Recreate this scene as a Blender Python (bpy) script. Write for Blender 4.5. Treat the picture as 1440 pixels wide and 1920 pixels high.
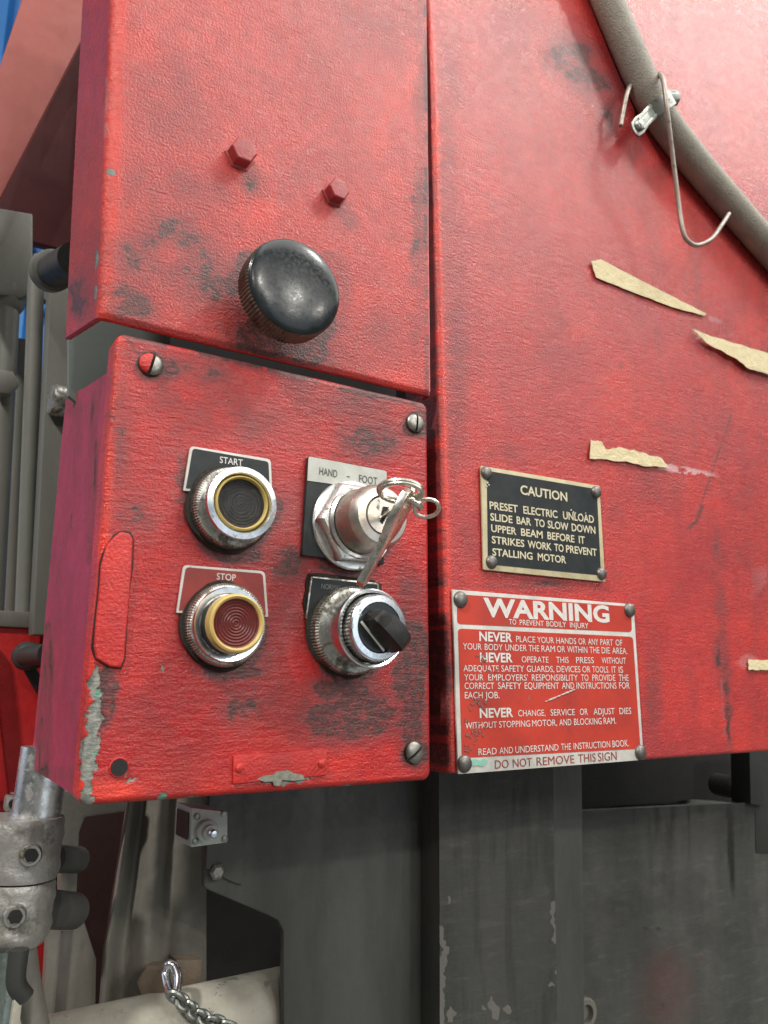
import bpy, bmesh, math, random
import numpy as np
from mathutils import Vector, Matrix

random.seed(4)
for o in list(bpy.data.objects): bpy.data.objects.remove(o)
SC = bpy.context.scene
COL = SC.collection
# ------------------------------------------------------------------ camera
D = 0.33                                   # metres from the lens to the front plane y = 0
CAMY = -D
vh = np.array([3120, 1290.]); vv = np.array([745, -5900.]); cc = np.array([720, 960.])
F = math.sqrt(-(vh - cc) @ (vv - cc))
dx = np.array([*(vh - cc), F]); dx /= np.linalg.norm(dx)
dz = np.array([*(vv - cc), F]); dz /= np.linalg.norm(dz)
dy = np.cross(dz, dx)
R = np.stack([dx, dy, dz], 1)              # world -> camera (x right, y down, z forward)
cam_d = bpy.data.cameras.new('camera'); cam = bpy.data.objects.new('camera', cam_d); COL.objects.link(cam)
Rw = R.T @ np.diag([1, -1, -1])            # blender camera axes in the world
M = Matrix([[*Rw[i], [0, CAMY, 0][i]] for i in range(3)] + [[0, 0, 0, 1]])
cam.matrix_world = M
cam_d.sensor_fit = 'VERTICAL'; cam_d.sensor_height = 36; cam_d.lens = F / 1920 * 36
cam_d.clip_start = 0.01; cam_d.clip_end = 100
cam_d.dof.use_dof = True; cam_d.dof.focus_distance = 0.40; cam_d.dof.aperture_fstop = 18
SC.camera = cam
# ------------------------------------------------------------------ light of the hall
W = bpy.data.worlds.new('World'); SC.world = W; W.use_nodes = True
W.node_tree.nodes['Background'].inputs[0].default_value = (0.90, 0.93, 0.92, 1)
W.node_tree.nodes['Background'].inputs[1].default_value = 0.11
SC.view_settings.view_transform = 'Standard'; SC.view_settings.look = 'None'
SC.view_settings.exposure = 0.0; SC.view_settings.gamma = 1

def lamp(name, loc, tgt, power, size, size_y=None, col=(1, 1, 1)):
    l = bpy.data.lights.new(name, 'AREA'); l.energy = power; l.color = col
    l.shape = 'RECTANGLE' if size_y else 'DISK'; l.size = size
    if size_y: l.size_y = size_y
    o = bpy.data.objects.new(name, l); COL.objects.link(o); o.location = loc
    o.rotation_euler = (Vector(tgt) - Vector(loc)).to_track_quat('-Z', 'Y').to_euler()
    return o
CT = (0.2, 0, 0.1)
lamp('high_bay_lamp', (-3.4, -1.9, 3.9), CT, 250, .45, col=(1, .96, .9))
lamp('high_bay_lamp', (2.9, -2.2, 4.2), CT, 90, .45, col=(1, .96, .9))
for p in ((-3, -9, 4.5), (0.5, -9.5, 4.6), (4, -9, 4.4), (8, -11, 4.8), (2, -14, 4.9), (6.5, -16, 5)):
    lamp('high_bay_lamp', p, CT, 95, .34, col=(1, .95, .86))
lamp('roof_light_panel', (4.5, -2.1, 4.9), (4.5, -2.1, 0), 470, 11, 4.2, col=(1, .985, .95))
lamp('roof_light_panel', (4.5, -10.2, 4.9), (4.5, -10.2, 0), 420, 11, 8, col=(1, .985, .95))
lamp('side_fill_light', (-3.6, 2.6, 1.2), (0, 0, .1), 30, 3.6, 3, col=(.78, .82, 1))  # unseen bluish fill, added to brighten the left-facing sides
lamp('hall_door_daylight', (2.9, -8, .75), (.2, 0, .1), 62, 4.6, 3.6, col=(.78, .89, 1))

# ------------------------------------------------------------------ pixel rays -> points on real planes
def ray(x, y): return R.T @ np.array([x - cc[0], y - cc[1], F])
def P(x, y, Y=0.0):
    r = ray(x, y); t = (Y - CAMY) / r[1]
    return Vector((r[0] * t, Y, r[2] * t))
def PX(x, y, X):
    r = ray(x, y); t = X / r[0]
    return Vector((X, CAMY + r[1] * t, r[2] * t))
def proj(x, y, z):
    q = np.stack([x, y - CAMY, z], -1) @ R.T
    return q[..., 0] / q[..., 2] * F + cc[0], q[..., 1] / q[..., 2] * F + cc[1]

# ------------------------------------------------------------------ noise in numpy
rng = np.random.RandomState(7)
LAT = rng.rand(8, 256, 256)
def vnoise(x, y, k=0):
    xi = np.floor(x).astype(int); yi = np.floor(y).astype(int); fx = x - xi; fy = y - yi
    fx = fx * fx * (3 - 2 * fx); fy = fy * fy * (3 - 2 * fy); L = LAT[k % 8]
    a = L[yi & 255, xi & 255]; b = L[yi & 255, (xi + 1) & 255]
    c = L[(yi + 1) & 255, xi & 255]; d = L[(yi + 1) & 255, (xi + 1) & 255]
    return (a * (1 - fx) + b * fx) * (1 - fy) + (c * (1 - fx) + d * fx) * fy
def fbm(x, y, o=4, k=0):
    s = 0; a = 1; t = 0
    for i in range(o):
        s = s + a * vnoise(x * 2 ** i + 17.3 * i, y * 2 ** i + 5.1 * i, k + i); t += a; a *= .55
    return s / t
def sm(a, b, x):
    t = np.clip((x - a) / (b - a), 0, 1); return t * t * (3 - 2 * t)
def blob(px, py, cx, cy, rx, ry, rot=0, soft=.6):
    c, s = math.cos(math.radians(rot)), math.sin(math.radians(rot))
    u = ((px - cx) * c + (py - cy) * s) / rx; v = (-(px - cx) * s + (py - cy) * c) / ry
    return 1 - sm(1 - soft, 1 + soft * .4, np.sqrt(u * u + v * v))
def seg(px, py, pts, w, soft=.5):
    m = np.zeros_like(px)
    for (ax, ay), (bx, by) in zip(pts[:-1], pts[1:]):
        L2 = (bx - ax) ** 2 + (by - ay) ** 2
        t = np.clip(((px - ax) * (bx - ax) + (py - ay) * (by - ay)) / L2, 0, 1)
        d = np.hypot(px - ax - t * (bx - ax), py - ay - t * (by - ay))
        m = np.maximum(m, 1 - sm(w * (1 - soft), w * (1 + soft), d))
    return m

# ------------------------------------------------------------------ objects
def thing(name, label, cat, loc=(0, 0, 0), group=None):
    o = bpy.data.objects.new(name, None); COL.objects.link(o); o.location = loc
    o.empty_display_size = .01
    o['label'] = label; o['category'] = cat
    if group: o['group'] = group
    return o
def wloc(o):
    v = Vector((0, 0, 0))
    while o: v += o.location; o = o.parent
    return v
def tag(o, label, cat, group=None):
    o['label'] = label; o['category'] = cat
    if group: o['group'] = group
    return o
def link(name, me, mat, parent=None, loc=None):
    o = bpy.data.objects.new(name, me); COL.objects.link(o)
    if me.materials and mat is None: pass
    elif mat is not None and not me.materials: me.materials.append(mat)
    if parent: o.parent = parent
    if loc is not None: o.location = loc
    return o
def smooth(me, ang=35):
    me.polygons.foreach_set('use_smooth', [True] * len(me.polygons))
    try: me.set_sharp_from_angle(angle=math.radians(ang))
    except Exception: pass

HS = 1.0                                    # how far the controls stand out
class MB:
    """collects geometry in world (or local) space"""
    def __init__(s): s.v = []; s.f = []
    def add(s, vs, fs):
        n = len(s.v); s.v += [tuple(v) for v in vs]; s.f += [tuple(i + n for i in f) for f in fs]; return s
    def prism(s, pts, vec):
        pts = [Vector(p) for p in pts]; vec = Vector(vec); n = len(pts)
        s.add(pts + [p + vec for p in pts], [tuple(range(n)), tuple(range(2 * n - 1, n - 1, -1))] +
              [(i, i + n, (i + 1) % n + n, (i + 1) % n) for i in range(n)]); return s
    def box(s, c, sx, sy, sz, rot=None):
        vs = [Vector((a * sx / 2, b * sy / 2, d * sz / 2)) for a in (-1, 1) for b in (-1, 1) for d in (-1, 1)]
        if rot: vs = [rot @ v for v in vs]
        s.add([v + Vector(c) for v in vs], [(0, 1, 3, 2), (4, 6, 7, 5), (0, 4, 5, 1), (2, 3, 7, 6), (0, 2, 6, 4), (1, 5, 7, 3)]); return s
    def lathe(s, c, axis, prof, n=48, rfun=None, capend=True):
        """prof: (radius, height along axis)"""
        c = Vector(c); ax = Vector(axis).normalized()
        if HS != 1.0 and ax.y < -.99: prof = [(r, h * HS) for r, h in prof]
        u = ax.cross(Vector((0, 0, 1)) if abs(ax.z) < .9 else Vector((1, 0, 0))).normalized(); w = ax.cross(u)
        vs = []; fs = []
        for j, (r, h) in enumerate(prof):
            for i in range(n):
                a = 2 * math.pi * i / n; rr = rfun(r, i, j, a) if rfun else r
                vs.append(c + ax * h + u * (rr * math.cos(a)) + w * (rr * math.sin(a)))
        for j in range(len(prof) - 1):
            for i in range(n):
                k = (i + 1) % n; fs.append((j * n + i, j * n + k, (j + 1) * n + k, (j + 1) * n + i))
        fs.append(tuple(range(n - 1, -1, -1)))
        if capend: m = (len(prof) - 1) * n; fs.append(tuple(range(m, m + n)))
        s.add(vs, fs); return s
    def tube(s, path, r, n=14, closed=False, steps=8, spline=True):
        pts = [Vector(p) for p in path]
        if spline:
            q = []; N = len(pts)
            for i in range(N if closed else N - 1):
                p0 = pts[(i - 1) % N] if (closed or i > 0) else pts[0] * 2 - pts[1]
                p1 = pts[i]; p2 = pts[(i + 1) % N]
                p3 = pts[(i + 2) % N] if (closed or i + 2 < N) else p2 * 2 - p1
                for k in range(steps):
                    t = k / steps
                    q.append(.5 * (2 * p1 + (p2 - p0) * t + (2 * p0 - 5 * p1 + 4 * p2 - p3) * t * t + (3 * p1 - p0 - 3 * p2 + p3) * t ** 3))
            if not closed: q.append(pts[-1])
            pts = q
        N = len(pts); vs = []; fs = []
        rr = r if callable(r) else (lambda t: r)
        T = (pts[1] - pts[0]).normalized(); u = T.orthogonal().normalized()
        for i, p in enumerate(pts):
            T = (pts[(i + 1) % N] - pts[i - 1]) if closed or 0 < i < N - 1 else (pts[min(i + 1, N - 1)] - pts[max(i - 1, 0)])
            T.normalize(); u = (u - T * u.dot(T)).normalized(); w = T.cross(u)
            for k in range(n):
                a = 2 * math.pi * k / n; vs.append(p + (u * math.cos(a) + w * math.sin(a)) * rr(i / (N - 1)))
        M_ = N if closed else N - 1
        for i in range(M_):
            for k in range(n):
                fs.append((i * n + k, i * n + (k + 1) % n, ((i + 1) % N) * n + (k + 1) % n, ((i + 1) % N) * n + k))
        if not closed: fs.append(tuple(range(n - 1, -1, -1))); fs.append(tuple(range((N - 1) * n, N * n)))
        s.add(vs, fs); return s
    def mesh(s, name, off=Vector((0, 0, 0)), bevel=0, ang=35, segs=2, sm_=True):
        me = bpy.data.meshes.new(name)
        me.from_pydata([tuple(Vector(v) - off) for v in s.v], [], s.f)
        bm = bmesh.new(); bm.from_mesh(me)
        bmesh.ops.recalc_face_normals(bm, faces=bm.faces)
        if bevel:
            es = [e for e in bm.edges if len(e.link_faces) == 2 and e.calc_face_angle(0) > math.radians(30)]
            bmesh.ops.bevel(bm, geom=es, offset=bevel, segments=segs, affect='EDGES', profile=.6, clamp_overlap=True)
        bm.to_mesh(me); bm.free()
        if sm_: smooth(me, ang)
        return me
    def build(s, name, mat, parent=None, bevel=0, ang=35, segs=2, loc=None):
        """geometry in world space; the object sits at its parent's origin, or at loc"""
        off = wloc(parent) if parent else (Vector(loc) if loc is not None else Vector((0, 0, 0)))
        me = s.mesh(name, off, bevel, ang, segs)
        o = link(name, me, mat, parent)
        if not parent and loc is not None: o.location = loc
        return o
def copy_tree(o, loc):
    c = o.copy(); COL.objects.link(c); c.location = loc
    for ch in list(o.children):
        d = ch.copy(); COL.objects.link(d); d.parent = c
    return c

# ------------------------------------------------------------------ materials
class NT:
    def __init__(s, name):
        s.m = bpy.data.materials.new(name); s.m.use_nodes = True; s.t = s.m.node_tree; s.N = s.t.nodes
        s.b = s.N['Principled BSDF']; s.tc = s.N.new('ShaderNodeTexCoord'); s.pos = s.N.new('ShaderNodeNewGeometry').outputs['Position']
    def l(s, a, b): s.t.links.new(a, b)
    def inp(s, sock, v):
        if hasattr(v, 'node'): s.l(v, sock)
        elif isinstance(v, tuple): sock.default_value = (*v, 1) if len(v) == 3 and sock.type == 'RGBA' else v
        else: sock.default_value = v
    def map(s, sc=(1, 1, 1), rot=(0, 0, 0), loc=(0, 0, 0)):
        n = s.N.new('ShaderNodeMapping'); s.l(s.pos, n.inputs[0])
        n.inputs['Scale'].default_value = sc; n.inputs['Rotation'].default_value = rot; n.inputs['Location'].default_value = loc
        return n.outputs[0]
    def noise(s, sc, det=4, rough=.55, vec=None, dist=0):
        n = s.N.new('ShaderNodeTexNoise'); n.inputs['Scale'].default_value = sc; n.inputs['Detail'].default_value = det
        n.inputs['Roughness'].default_value = rough; n.inputs['Distortion'].default_value = dist
        s.l(vec if vec is not None else s.pos, n.inputs['Vector']); return n.outputs[0]
    def vor(s, sc, vec=None, feat='F1'):
        n = s.N.new('ShaderNodeTexVoronoi'); n.feature = feat; n.inputs['Scale'].default_value = sc
        s.l(vec if vec is not None else s.pos, n.inputs['Vector']); return n.outputs['Distance']
    def ramp(s, f, a, b, ca=(0, 0, 0), cb=(1, 1, 1)):
        n = s.N.new('ShaderNodeMapRange'); n.interpolation_type = 'SMOOTHSTEP'; s.l(f, n.inputs[0])
        n.inputs[1].default_value = a; n.inputs[2].default_value = b
        n.inputs[3].default_value = 0; n.inputs[4].default_value = 1; return n.outputs[0]
    def rng(s, f, a, b, c, d):
        n = s.N.new('ShaderNodeMapRange'); s.l(f, n.inputs[0])
        for i, v in zip((1, 2, 3, 4), (a, b, c, d)): n.inputs[i].default_value = v
        return n.outputs[0]
    def mix(s, f, a, b):
        n = s.N.new('ShaderNodeMix'); n.data_type = 'RGBA'
        s.inp(n.inputs[0], f); s.inp(n.inputs[6], a); s.inp(n.inputs[7], b); return n.outputs[2]
    def math(s, op, a, b=0.):
        n = s.N.new('ShaderNodeMath'); n.operation = op; s.inp(n.inputs[0], a); s.inp(n.inputs[1], b); return n.outputs[0]
    def bump(s, h, st, dist=.001, prev=None):
        n = s.N.new('ShaderNodeBump'); n.inputs['Strength'].default_value = st; n.inputs['Distance'].default_value = dist
        s.l(h, n.inputs['Height'])
        if prev is not None: s.l(prev, n.inputs['Normal'])
        return n.outputs[0]
    def out(s, col=None, rough=None, metal=None, nrm=None, spec=None, coat=None):
        b = s.b.inputs
        if col is not None: s.inp(b['Base Color'], col)
        if rough is not None: s.inp(b['Roughness'], rough)
        if metal is not None: s.inp(b['Metallic'], metal)
        if nrm is not None: s.l(nrm, b['Normal'])
        if spec is not None: s.inp(b['Specular IOR Level'], spec)
        if coat is not None: s.inp(b['Coat Weight'], coat); b['Coat Roughness'].default_value = .2
        return s.m

def red_paint(name, streak, peel, masks=True, a=(.50, .020, .024), b=(.36, .014, .022), rot=0.0, rough=.33):
    t = NT(name)
    big = t.ramp(t.noise(14, 5, .6), .35, .7)
    med = t.ramp(t.noise(90, 4, .65), .3, .72)
    col = t.mix(big, a, b)
    col = t.mix(t.math('MULTIPLY', med, .35), col, tuple(x * .62 for x in b))
    st = t.noise(1, 4, .6, t.map((85, 85, 400), (0, rot, 0)), .4)
    st2 = t.noise(1, 3, .6, t.map((190, 190, 900), (0, rot + .12, 0)), .3)
    pl = t.noise(780, 4, .62)
    rg = t.rng(t.noise(160, 3), .3, .7, rough - .07, rough + .09)
    if masks:
        at = t.N.new('ShaderNodeAttribute'); at.attribute_name = 'wear_and_light'
        sp = t.N.new('ShaderNodeSeparateColor'); t.l(at.outputs['Color'], sp.inputs[0])
        gr, ch, br = sp.outputs
        col = t.mix(br, col, (.74, .045, .022))
        fine = t.noise(700, 4, .7, t.map((1, 1, 2.4)))
        mott = t.ramp(t.math('ADD', t.math('MULTIPLY', t.noise(260, 5, .75, t.map((.8, .8, 1.3))), .6), t.math('MULTIPLY', fine, .4)), .40, .62)
        g = t.math('MULTIPLY', gr, t.math('ADD', t.math('MULTIPLY', mott, .40), .62))
        col = t.mix(t.math('MINIMUM', g, 1.), col, (.165, .036, .038))
        crk = t.math('MULTIPLY', t.ramp(gr, .35, .9), t.ramp(t.noise(420, 5, .8, t.map((.7, .7, 1.6))), .58, .66))
        col = t.mix(t.math('MULTIPLY', crk, .55), col, (.045, .028, .032))
        blk = t.math('MULTIPLY', t.ramp(gr, .93, 1.0), t.ramp(t.noise(240, 5, .75), .36, .56))
        col = t.mix(t.math('MULTIPLY', blk, .8), col, (.045, .024, .022))
        spk = t.ramp(t.noise(430, 3, .6), .70, .76)
        col = t.mix(t.math('MULTIPLY', spk, .55), col, (.06, .02, .025))
        prim = t.mix(t.ramp(t.noise(300, 4), .35, .65), (.14, .155, .135), (.27, .275, .245))
        prim = t.mix(t.ramp(t.noise(130, 2), .60, .66), prim, (.10, .30, .21))
        cm = t.ramp(ch, .42, .56)
        col = t.mix(cm, col, prim)
        edge = t.math('MULTIPLY', t.ramp(ch, .30, .42), t.math('SUBTRACT', 1., cm))
        col = t.mix(t.math('MULTIPLY', edge, .8), col, (.09, .025, .02))
        al = at.outputs['Alpha']
        col = t.mix(t.ramp(al, .25, .8), col, (.56, .30, .31))
        rg = t.math('ADD', rg, t.math('MULTIPLY', t.math('MAXIMUM', g, cm), .16))
    else:
        col = t.mix(t.math('MULTIPLY', t.ramp(t.noise(9, 4, .6, t.map((1, 1, .3))), .5, .8), .5), col, (.07, .03, .04))
    n = t.bump(t.noise(60, 3), .25, .0008)
    if streak: n = t.bump(st, streak, .0009, n); n = t.bump(st2, streak * .8, .0004, n)
    if peel: n = t.bump(pl, peel, .0010, n)
    return t.out(col, rg, 0, n, .5)

def metal(name, c, rough, var=.1, bump=.05, dirt=0.0, dirtc=(.10, .085, .06), sc=300, m=1.0, dist=.0003):
    t = NT(name); n = t.noise(sc, 4, .6)
    col = t.mix(t.math('MULTIPLY', t.ramp(n, .35, .75), .5), c, tuple(x * .6 for x in c)); mm = m
    if dirt:
        d = t.ramp(t.noise(sc * .55, 5, .7), .62 - dirt * .35, .72 - dirt * .2)
        col = t.mix(d, col, dirtc); mm = t.rng(d, 0, 1, m, .1)
    return t.out(col, t.rng(n, .3, .7, rough, rough + var), mm, t.bump(n, bump, dist))
def paint(name, c, rough=.5, c2=None, sc=30, bump=.15, streak=False, dist=.0006, speck=None, amt=.8, spec=.4):
    t = NT(name)
    v = t.map((1, 1, .25)) if streak else None
    n = t.noise(sc, 5, .65, v); f = t.noise(sc * 12, 3, .6)
    col = t.mix(t.math('MULTIPLY', t.ramp(n, .32, .72), amt), c, c2 or tuple(x * .55 for x in c))
    col = t.mix(t.math('MULTIPLY', f, .25), col, tuple(x * .5 for x in c))
    if speck: col = t.mix(t.ramp(t.noise(sc * 2.2, 5, .7), speck[1], speck[1] + .05), col, speck[0])
    return t.out(col, t.rng(f, .3, .7, rough - .06, rough + .1), 0, t.bump(f, bump, dist), spec)

M_cover = red_paint('red_paint_hood', .3, .62, a=(.52, .034, .027), b=(.40, .030, .028), rough=.25)
M_box = red_paint('red_paint_box', .55, .45, rot=-.06, a=(.52, .015, .012), b=(.36, .013, .014), rough=.25)
M_panel = red_paint('red_paint_panel', .4, .55, rot=-.03, a=(.50, .040, .036), b=(.38, .034, .036), rough=.25)
M_side = red_paint('red_paint_side', .1, .2, masks=False, a=(.48, .045, .065), b=(.36, .032, .05), rough=.60)
M_side_lit = red_paint('red_box_side_bluish_lit', .08, .25, a=(.43, .036, .085), b=(.34, .03, .07), rough=.55)  # bluish light on the box side is mixed into its red
M_redfar = red_paint('red_paint_far', 0, .2, masks=False, a=(.55, .016, .016), b=(.42, .012, .014), rough=.45)
M_redtab = red_paint('red_paint_tab', .3, .6, masks=False, a=(.60, .030, .022), b=(.50, .020, .02), rough=.35)
M_redbolt = red_paint('red_paint_bolt', 0, .4, masks=False, a=(.46, .06, .06), b=(.30, .035, .04), rough=.38)
M_hood = paint('dusty_red_hood', (.37, .095, .078), .6, (.30, .075, .065), 12, .1)
M_chrome = metal('worn_chrome', (.80, .84, .88), .16, .12, .05, .12)
M_chromed = metal('dirty_chrome', (.52, .52, .48), .26, .15, .08, .55)
M_satin = metal('satin_nickel', (.62, .58, .52), .34, .1, .05, .05)
M_alum = metal('zinc_nut', (.72, .72, .70), .28, .1, .05, .12)
M_brass = paint('yellowed_ring', (.62, .46, .16), .35, (.46, .33, .10), 120, .1)
M_bronze = metal('bronze_knurl', (.20, .19, .15), .42, .1, .1, .35, (.05, .045, .04), m=.55)
M_steel = metal('screw_steel', (.30, .29, .265), .38, .15, .1, .3, sc=500)
M_rivet = metal('dull_rivet', (.20, .19, .18), .42, .15, .15, .3, sc=500)
M_key = metal('key_nickel', (.80, .77, .68), .22, .12, .05, .1, sc=500)
M_zinc = metal('zinc_strap', (.36, .38, .35), .40, .1, .1, .25)
M_wire = metal('dull_wire', (.36, .32, .28), .45, .1, .1, .2, m=.6)
M_cast = metal('galvanised_casting', (.50, .49, .46), .36, .2, .8, .45, (.16, .15, .13), 90, m=.75, dist=.0016)
M_rod = metal('bright_rod', (.86, .88, .88), .24, .15, .3, .25, (.30, .29, .26), sc=260)
M_conduit = paint('taupe_conduit', (.32, .295, .24), .46, (.22, .20, .165), 70, .8, spec=.4, dist=.001, speck=((.12, .10, .08), .70))
M_black = paint('black_bakelite', (.014, .016, .018), .15, (.024, .028, .028), 60, .03, spec=.5)
M_knob = paint('dusty_black_knob', (.012, .016, .018), .19, (.045, .050, .052), 45, .05, spec=.42, speck=((.10, .105, .10), .66))
M_blackrub = paint('black_button', (.018, .018, .019), .32, (.040, .038, .036), 260, .8, dist=.0008)
M_redbtn = paint('faded_red_button', (.17, .028, .025), .40, (.09, .022, .024), 160, .25, dist=.0004)
M_blkplate = paint('black_plate', (.018, .023, .026), .42, (.035, .04, .04), 90, .05, spec=.22, speck=((.09, .09, .085), .74))
M_redplate = paint('red_legend_plate', (.30, .022, .014), .38, (.16, .02, .016), 90, .05)
M_signred = paint('sign_red', (.54, .044, .022), .42, (.33, .035, .028), 30, .05, speck=((.18, .13, .11), .68))
M_white = paint('sign_white', (.66, .65, .61), .42, (.46, .44, .40), 90, .05, speck=((.14, .10, .08), .69))
M_ink = paint('white_ink', (.70, .69, .66), .5, (.58, .52, .48), 400, 0, speck=((.45, .12, .09), .67))
M_inkb = paint('cream_ink', (.66, .60, .42), .45, (.56, .50, .34), 500, 0)
M_inkd = paint('dark_ink', (.05, .045, .04), .5, (.09, .08, .07), 500, 0)
M_inkf = paint('faint_ink', (.20, .20, .20), .5, (.06, .06, .06), 400, 0)
M_inkr = paint('maroon_ink', (.25, .03, .02), .5, (.35, .10, .08), 500, 0)
M_gold = paint('brass_border', (.60, .54, .34), .4, (.42, .36, .22), 130, .1, speck=((.10, .08, .06), .68))
M_gplate = paint('pale_grey_plate', (.52, .53, .49), .42, (.40, .41, .37), 110, .05)
def wrinkled(m):
    t = m.node_tree; b = t.nodes['Principled BSDF']; old = b.inputs['Normal'].links[0].from_socket
    n = t.nodes.new('ShaderNodeTexNoise'); n.inputs['Scale'].default_value = 110; n.inputs['Detail'].default_value = 3; n.inputs['Distortion'].default_value = 1.5
    g = t.nodes.new('ShaderNodeNewGeometry'); t.links.new(g.outputs['Position'], n.inputs['Vector'])
    u = t.nodes.new('ShaderNodeBump'); u.inputs['Strength'].default_value = .35; u.inputs['Distance'].default_value = .003
    t.links.new(n.outputs[0], u.inputs['Height']); t.links.new(old, u.inputs['Normal']); t.links.new(u.outputs[0], b.inputs['Normal']); return m
M_tape = paint('masking_tape', (.80, .70, .44), .6, (.70, .58, .33), 130, .8, dist=.001, speck=((.55, .44, .25), .70))
wrinkled(M_tape)
M_glue = paint('tape_residue', (.52, .26, .25), .6, (.46, .16, .16), 200, .4)
M_grey = paint('machine_grey', (.105, .108, .098), .42, (.050, .053, .050), 16, .35, True, speck=((.15, .14, .12), .80), amt=1.)
M_greyl = paint('machine_grey_light', (.215, .205, .175), .5, (.10, .096, .082), 26, .3, True)
M_greyd = paint('machine_grey_dark', (.045, .047, .043), .45, (.020, .022, .02), 12, .3, True)
M_greyg = paint('rod_grey', (.19, .19, .165), .45, (.11, .11, .095), 18, .2, True)
M_greyplate = paint('grey_green_plate', (.18, .205, .19), .5, (.14, .16, .15), 18, .2)
M_switch = paint('pale_green_switch', (.58, .64, .60), .45, (.46, .52, .48), 60, .1)
M_barw = paint('dusty_white_bar', (.47, .45, .38), .6, (.30, .28, .225), 34, .5, speck=((.20, .21, .18), .60))
M_dark = paint('soot_and_hole_black', (.012, .012, .012), .7, (.02, .018, .016), 60, .2)  # soot, also painted shade for holes, recesses and the space behind
M_grease = paint('black_grease', (.030, .026, .020), .45, (.065, .05, .035), 500, .9, dist=.001)
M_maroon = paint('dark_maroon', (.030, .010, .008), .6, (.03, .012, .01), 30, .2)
M_hoodshade = paint('hood_shadow_red', (.10, .016, .018), .6, (.07, .010, .012), 20, .15)  # shadow on the hood, put into a darker red
M_lever = paint('worn_black_lever', (.010, .010, .010), .36, (.03, .028, .026), 300, .3, spec=.35)
M_rusty = paint('rusty_brown_steel', (.22, .17, .12), .55, (.11, .085, .06), 60, .5)
M_blue = paint('blue_sheet', (.02, .15, .42), .5, (.015, .11, .33), 2, 0)
M_green = metal('greenish_tube', (.45, .55, .52), .22, .1, .1, .2)
M_floor = paint('concrete_floor', (.16, .155, .145), .6, (.10, .10, .095), 2, .2)

# ------------------------------------------------------------------ painted sheets with wear, highlights and shadows in the mesh
def grid_mesh(name, X, Y, Z, wear_and_light, mat, parent):
    """X,Y,Z: (m,n) arrays in world space"""
    m, n = X.shape; off = wloc(parent)
    me = bpy.data.meshes.new(name)
    co = np.stack([X - off.x, Y - off.y, Z - off.z], -1).reshape(-1, 3).astype('f')
    i = np.arange(m * n).reshape(m, n)
    q = np.stack([i[:-1, :-1], i[:-1, 1:], i[1:, 1:], i[1:, :-1]], -1).reshape(-1, 4)
    me.vertices.add(m * n); me.vertices.foreach_set('co', co.ravel())
    me.loops.add(q.size); me.loops.foreach_set('vertex_index', q.ravel().astype('i'))
    me.polygons.add(len(q)); me.polygons.foreach_set('loop_start', np.arange(0, q.size, 4).astype('i'))
    me.polygons.foreach_set('use_smooth', np.ones(len(q), bool))
    me.update(calc_edges=True)
    at = me.color_attributes.new('wear_and_light', 'FLOAT_COLOR', 'POINT')
    at.data.foreach_set('color', np.clip(wear_and_light, 0, 1).reshape(-1).astype('f'))
    me.materials.append(mat); o = bpy.data.objects.new(name, me); COL.objects.link(o); o.parent = parent
    return o

def axis_samples(a0, a1, el, er, step):
    """flat a0..a1, then el / er of wrapped length at the ends"""
    s = list(np.arange(a0, a1, step)) + [a1]
    if el: s = list(a0 - np.linspace(el, 0, max(8, int(el / (step * .7))), endpoint=False)) + s
    if er: s = s + list(a1 + np.linspace(0, er, max(8, int(er / (step * .7))) + 1)[1:])
    return np.array(s)

def wrap(x0, x1, z0, z1, r, Rc, dep, step, sides='lrtb'):
    """rectangle whose edges roll over with radius r and run back for dep"""
    e = (Rc - r) + r * math.pi / 2 + dep
    xa, xb = x0 + Rc * ('l' in sides), x1 - Rc * ('r' in sides)
    za, zb = z0 + Rc * ('b' in sides), z1 - Rc * ('t' in sides)
    S = axis_samples(xa, xb, e * ('l' in sides), e * ('r' in sides), step)
    T = axis_samples(za, zb, e * ('b' in sides), e * ('t' in sides), step)
    s, t = np.meshgrid(S, T)
    ix = np.clip(s, xa, xb); iz = np.clip(t, za, zb); ddx = s - ix; ddz = t - iz
    d = np.maximum(np.hypot(ddx, ddz), 1e-9); ux = ddx / d; uz = ddz / d
    d = np.minimum(d, e)
    fl = Rc - r; th = np.clip((d - fl) / r, 0, math.pi / 2)
    o = np.where(d < fl, d, fl + r * np.sin(th)); yb = r * (1 - np.cos(th)) + np.maximum(d - fl - r * math.pi / 2, 0)
    return ix + ux * o, yb, iz + uz * o, ux * np.sin(th), -np.cos(th), uz * np.sin(th)

# key corners of the control box (plane y = 0)
k = D
BX0, BX1, BZ0, BZ1 = .2185 * k, .7180 * k, -.1400 * k, .4490 * k

# ================================================================== MACHINE BODY behind everything
def pxpoly(pts, Y): return [P(x, y, Y) for x, y in pts]
def slab(pts, Y, t, name, mat, parent, bevel=.0008):
    return MB().prism(pxpoly(pts, Y), (0, t, 0)).build(name, mat, parent, bevel)

floor = MB().add([(-30, -30, -1.3), (30, -30, -1.3), (30, 30, -1.3), (-30, 30, -1.3)], [(0, 1, 2, 3)]).build('floor', M_floor)
floor['kind'] = 'structure'
bw = thing('blue_wall', 'bright blue corrugated sheet wall seen far behind the machine at the left edge', 'wall', (-.5, 3.2, 0))
b = MB()
for i in range(30):
    x = -1.0 + i * .2
    b.prism([(x, 3.2, -1.3), (x + .10, 3.2, -1.3), (x + .13, 3.14, -1.3), (x + .17, 3.14, -1.3), (x + .2, 3.2, -1.3), (x + .2, 3.25, -1.3), (x, 3.25, -1.3)], (0, 0, 6.5))
b.build('corrugated_sheet', M_blue, bw)
for z in (1.62, 1.88, 2.35, 1.05): MB().box((2.0, 3.10, z), 6, .05, .05).build('rail', M_greyd, bw, .004)

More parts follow.
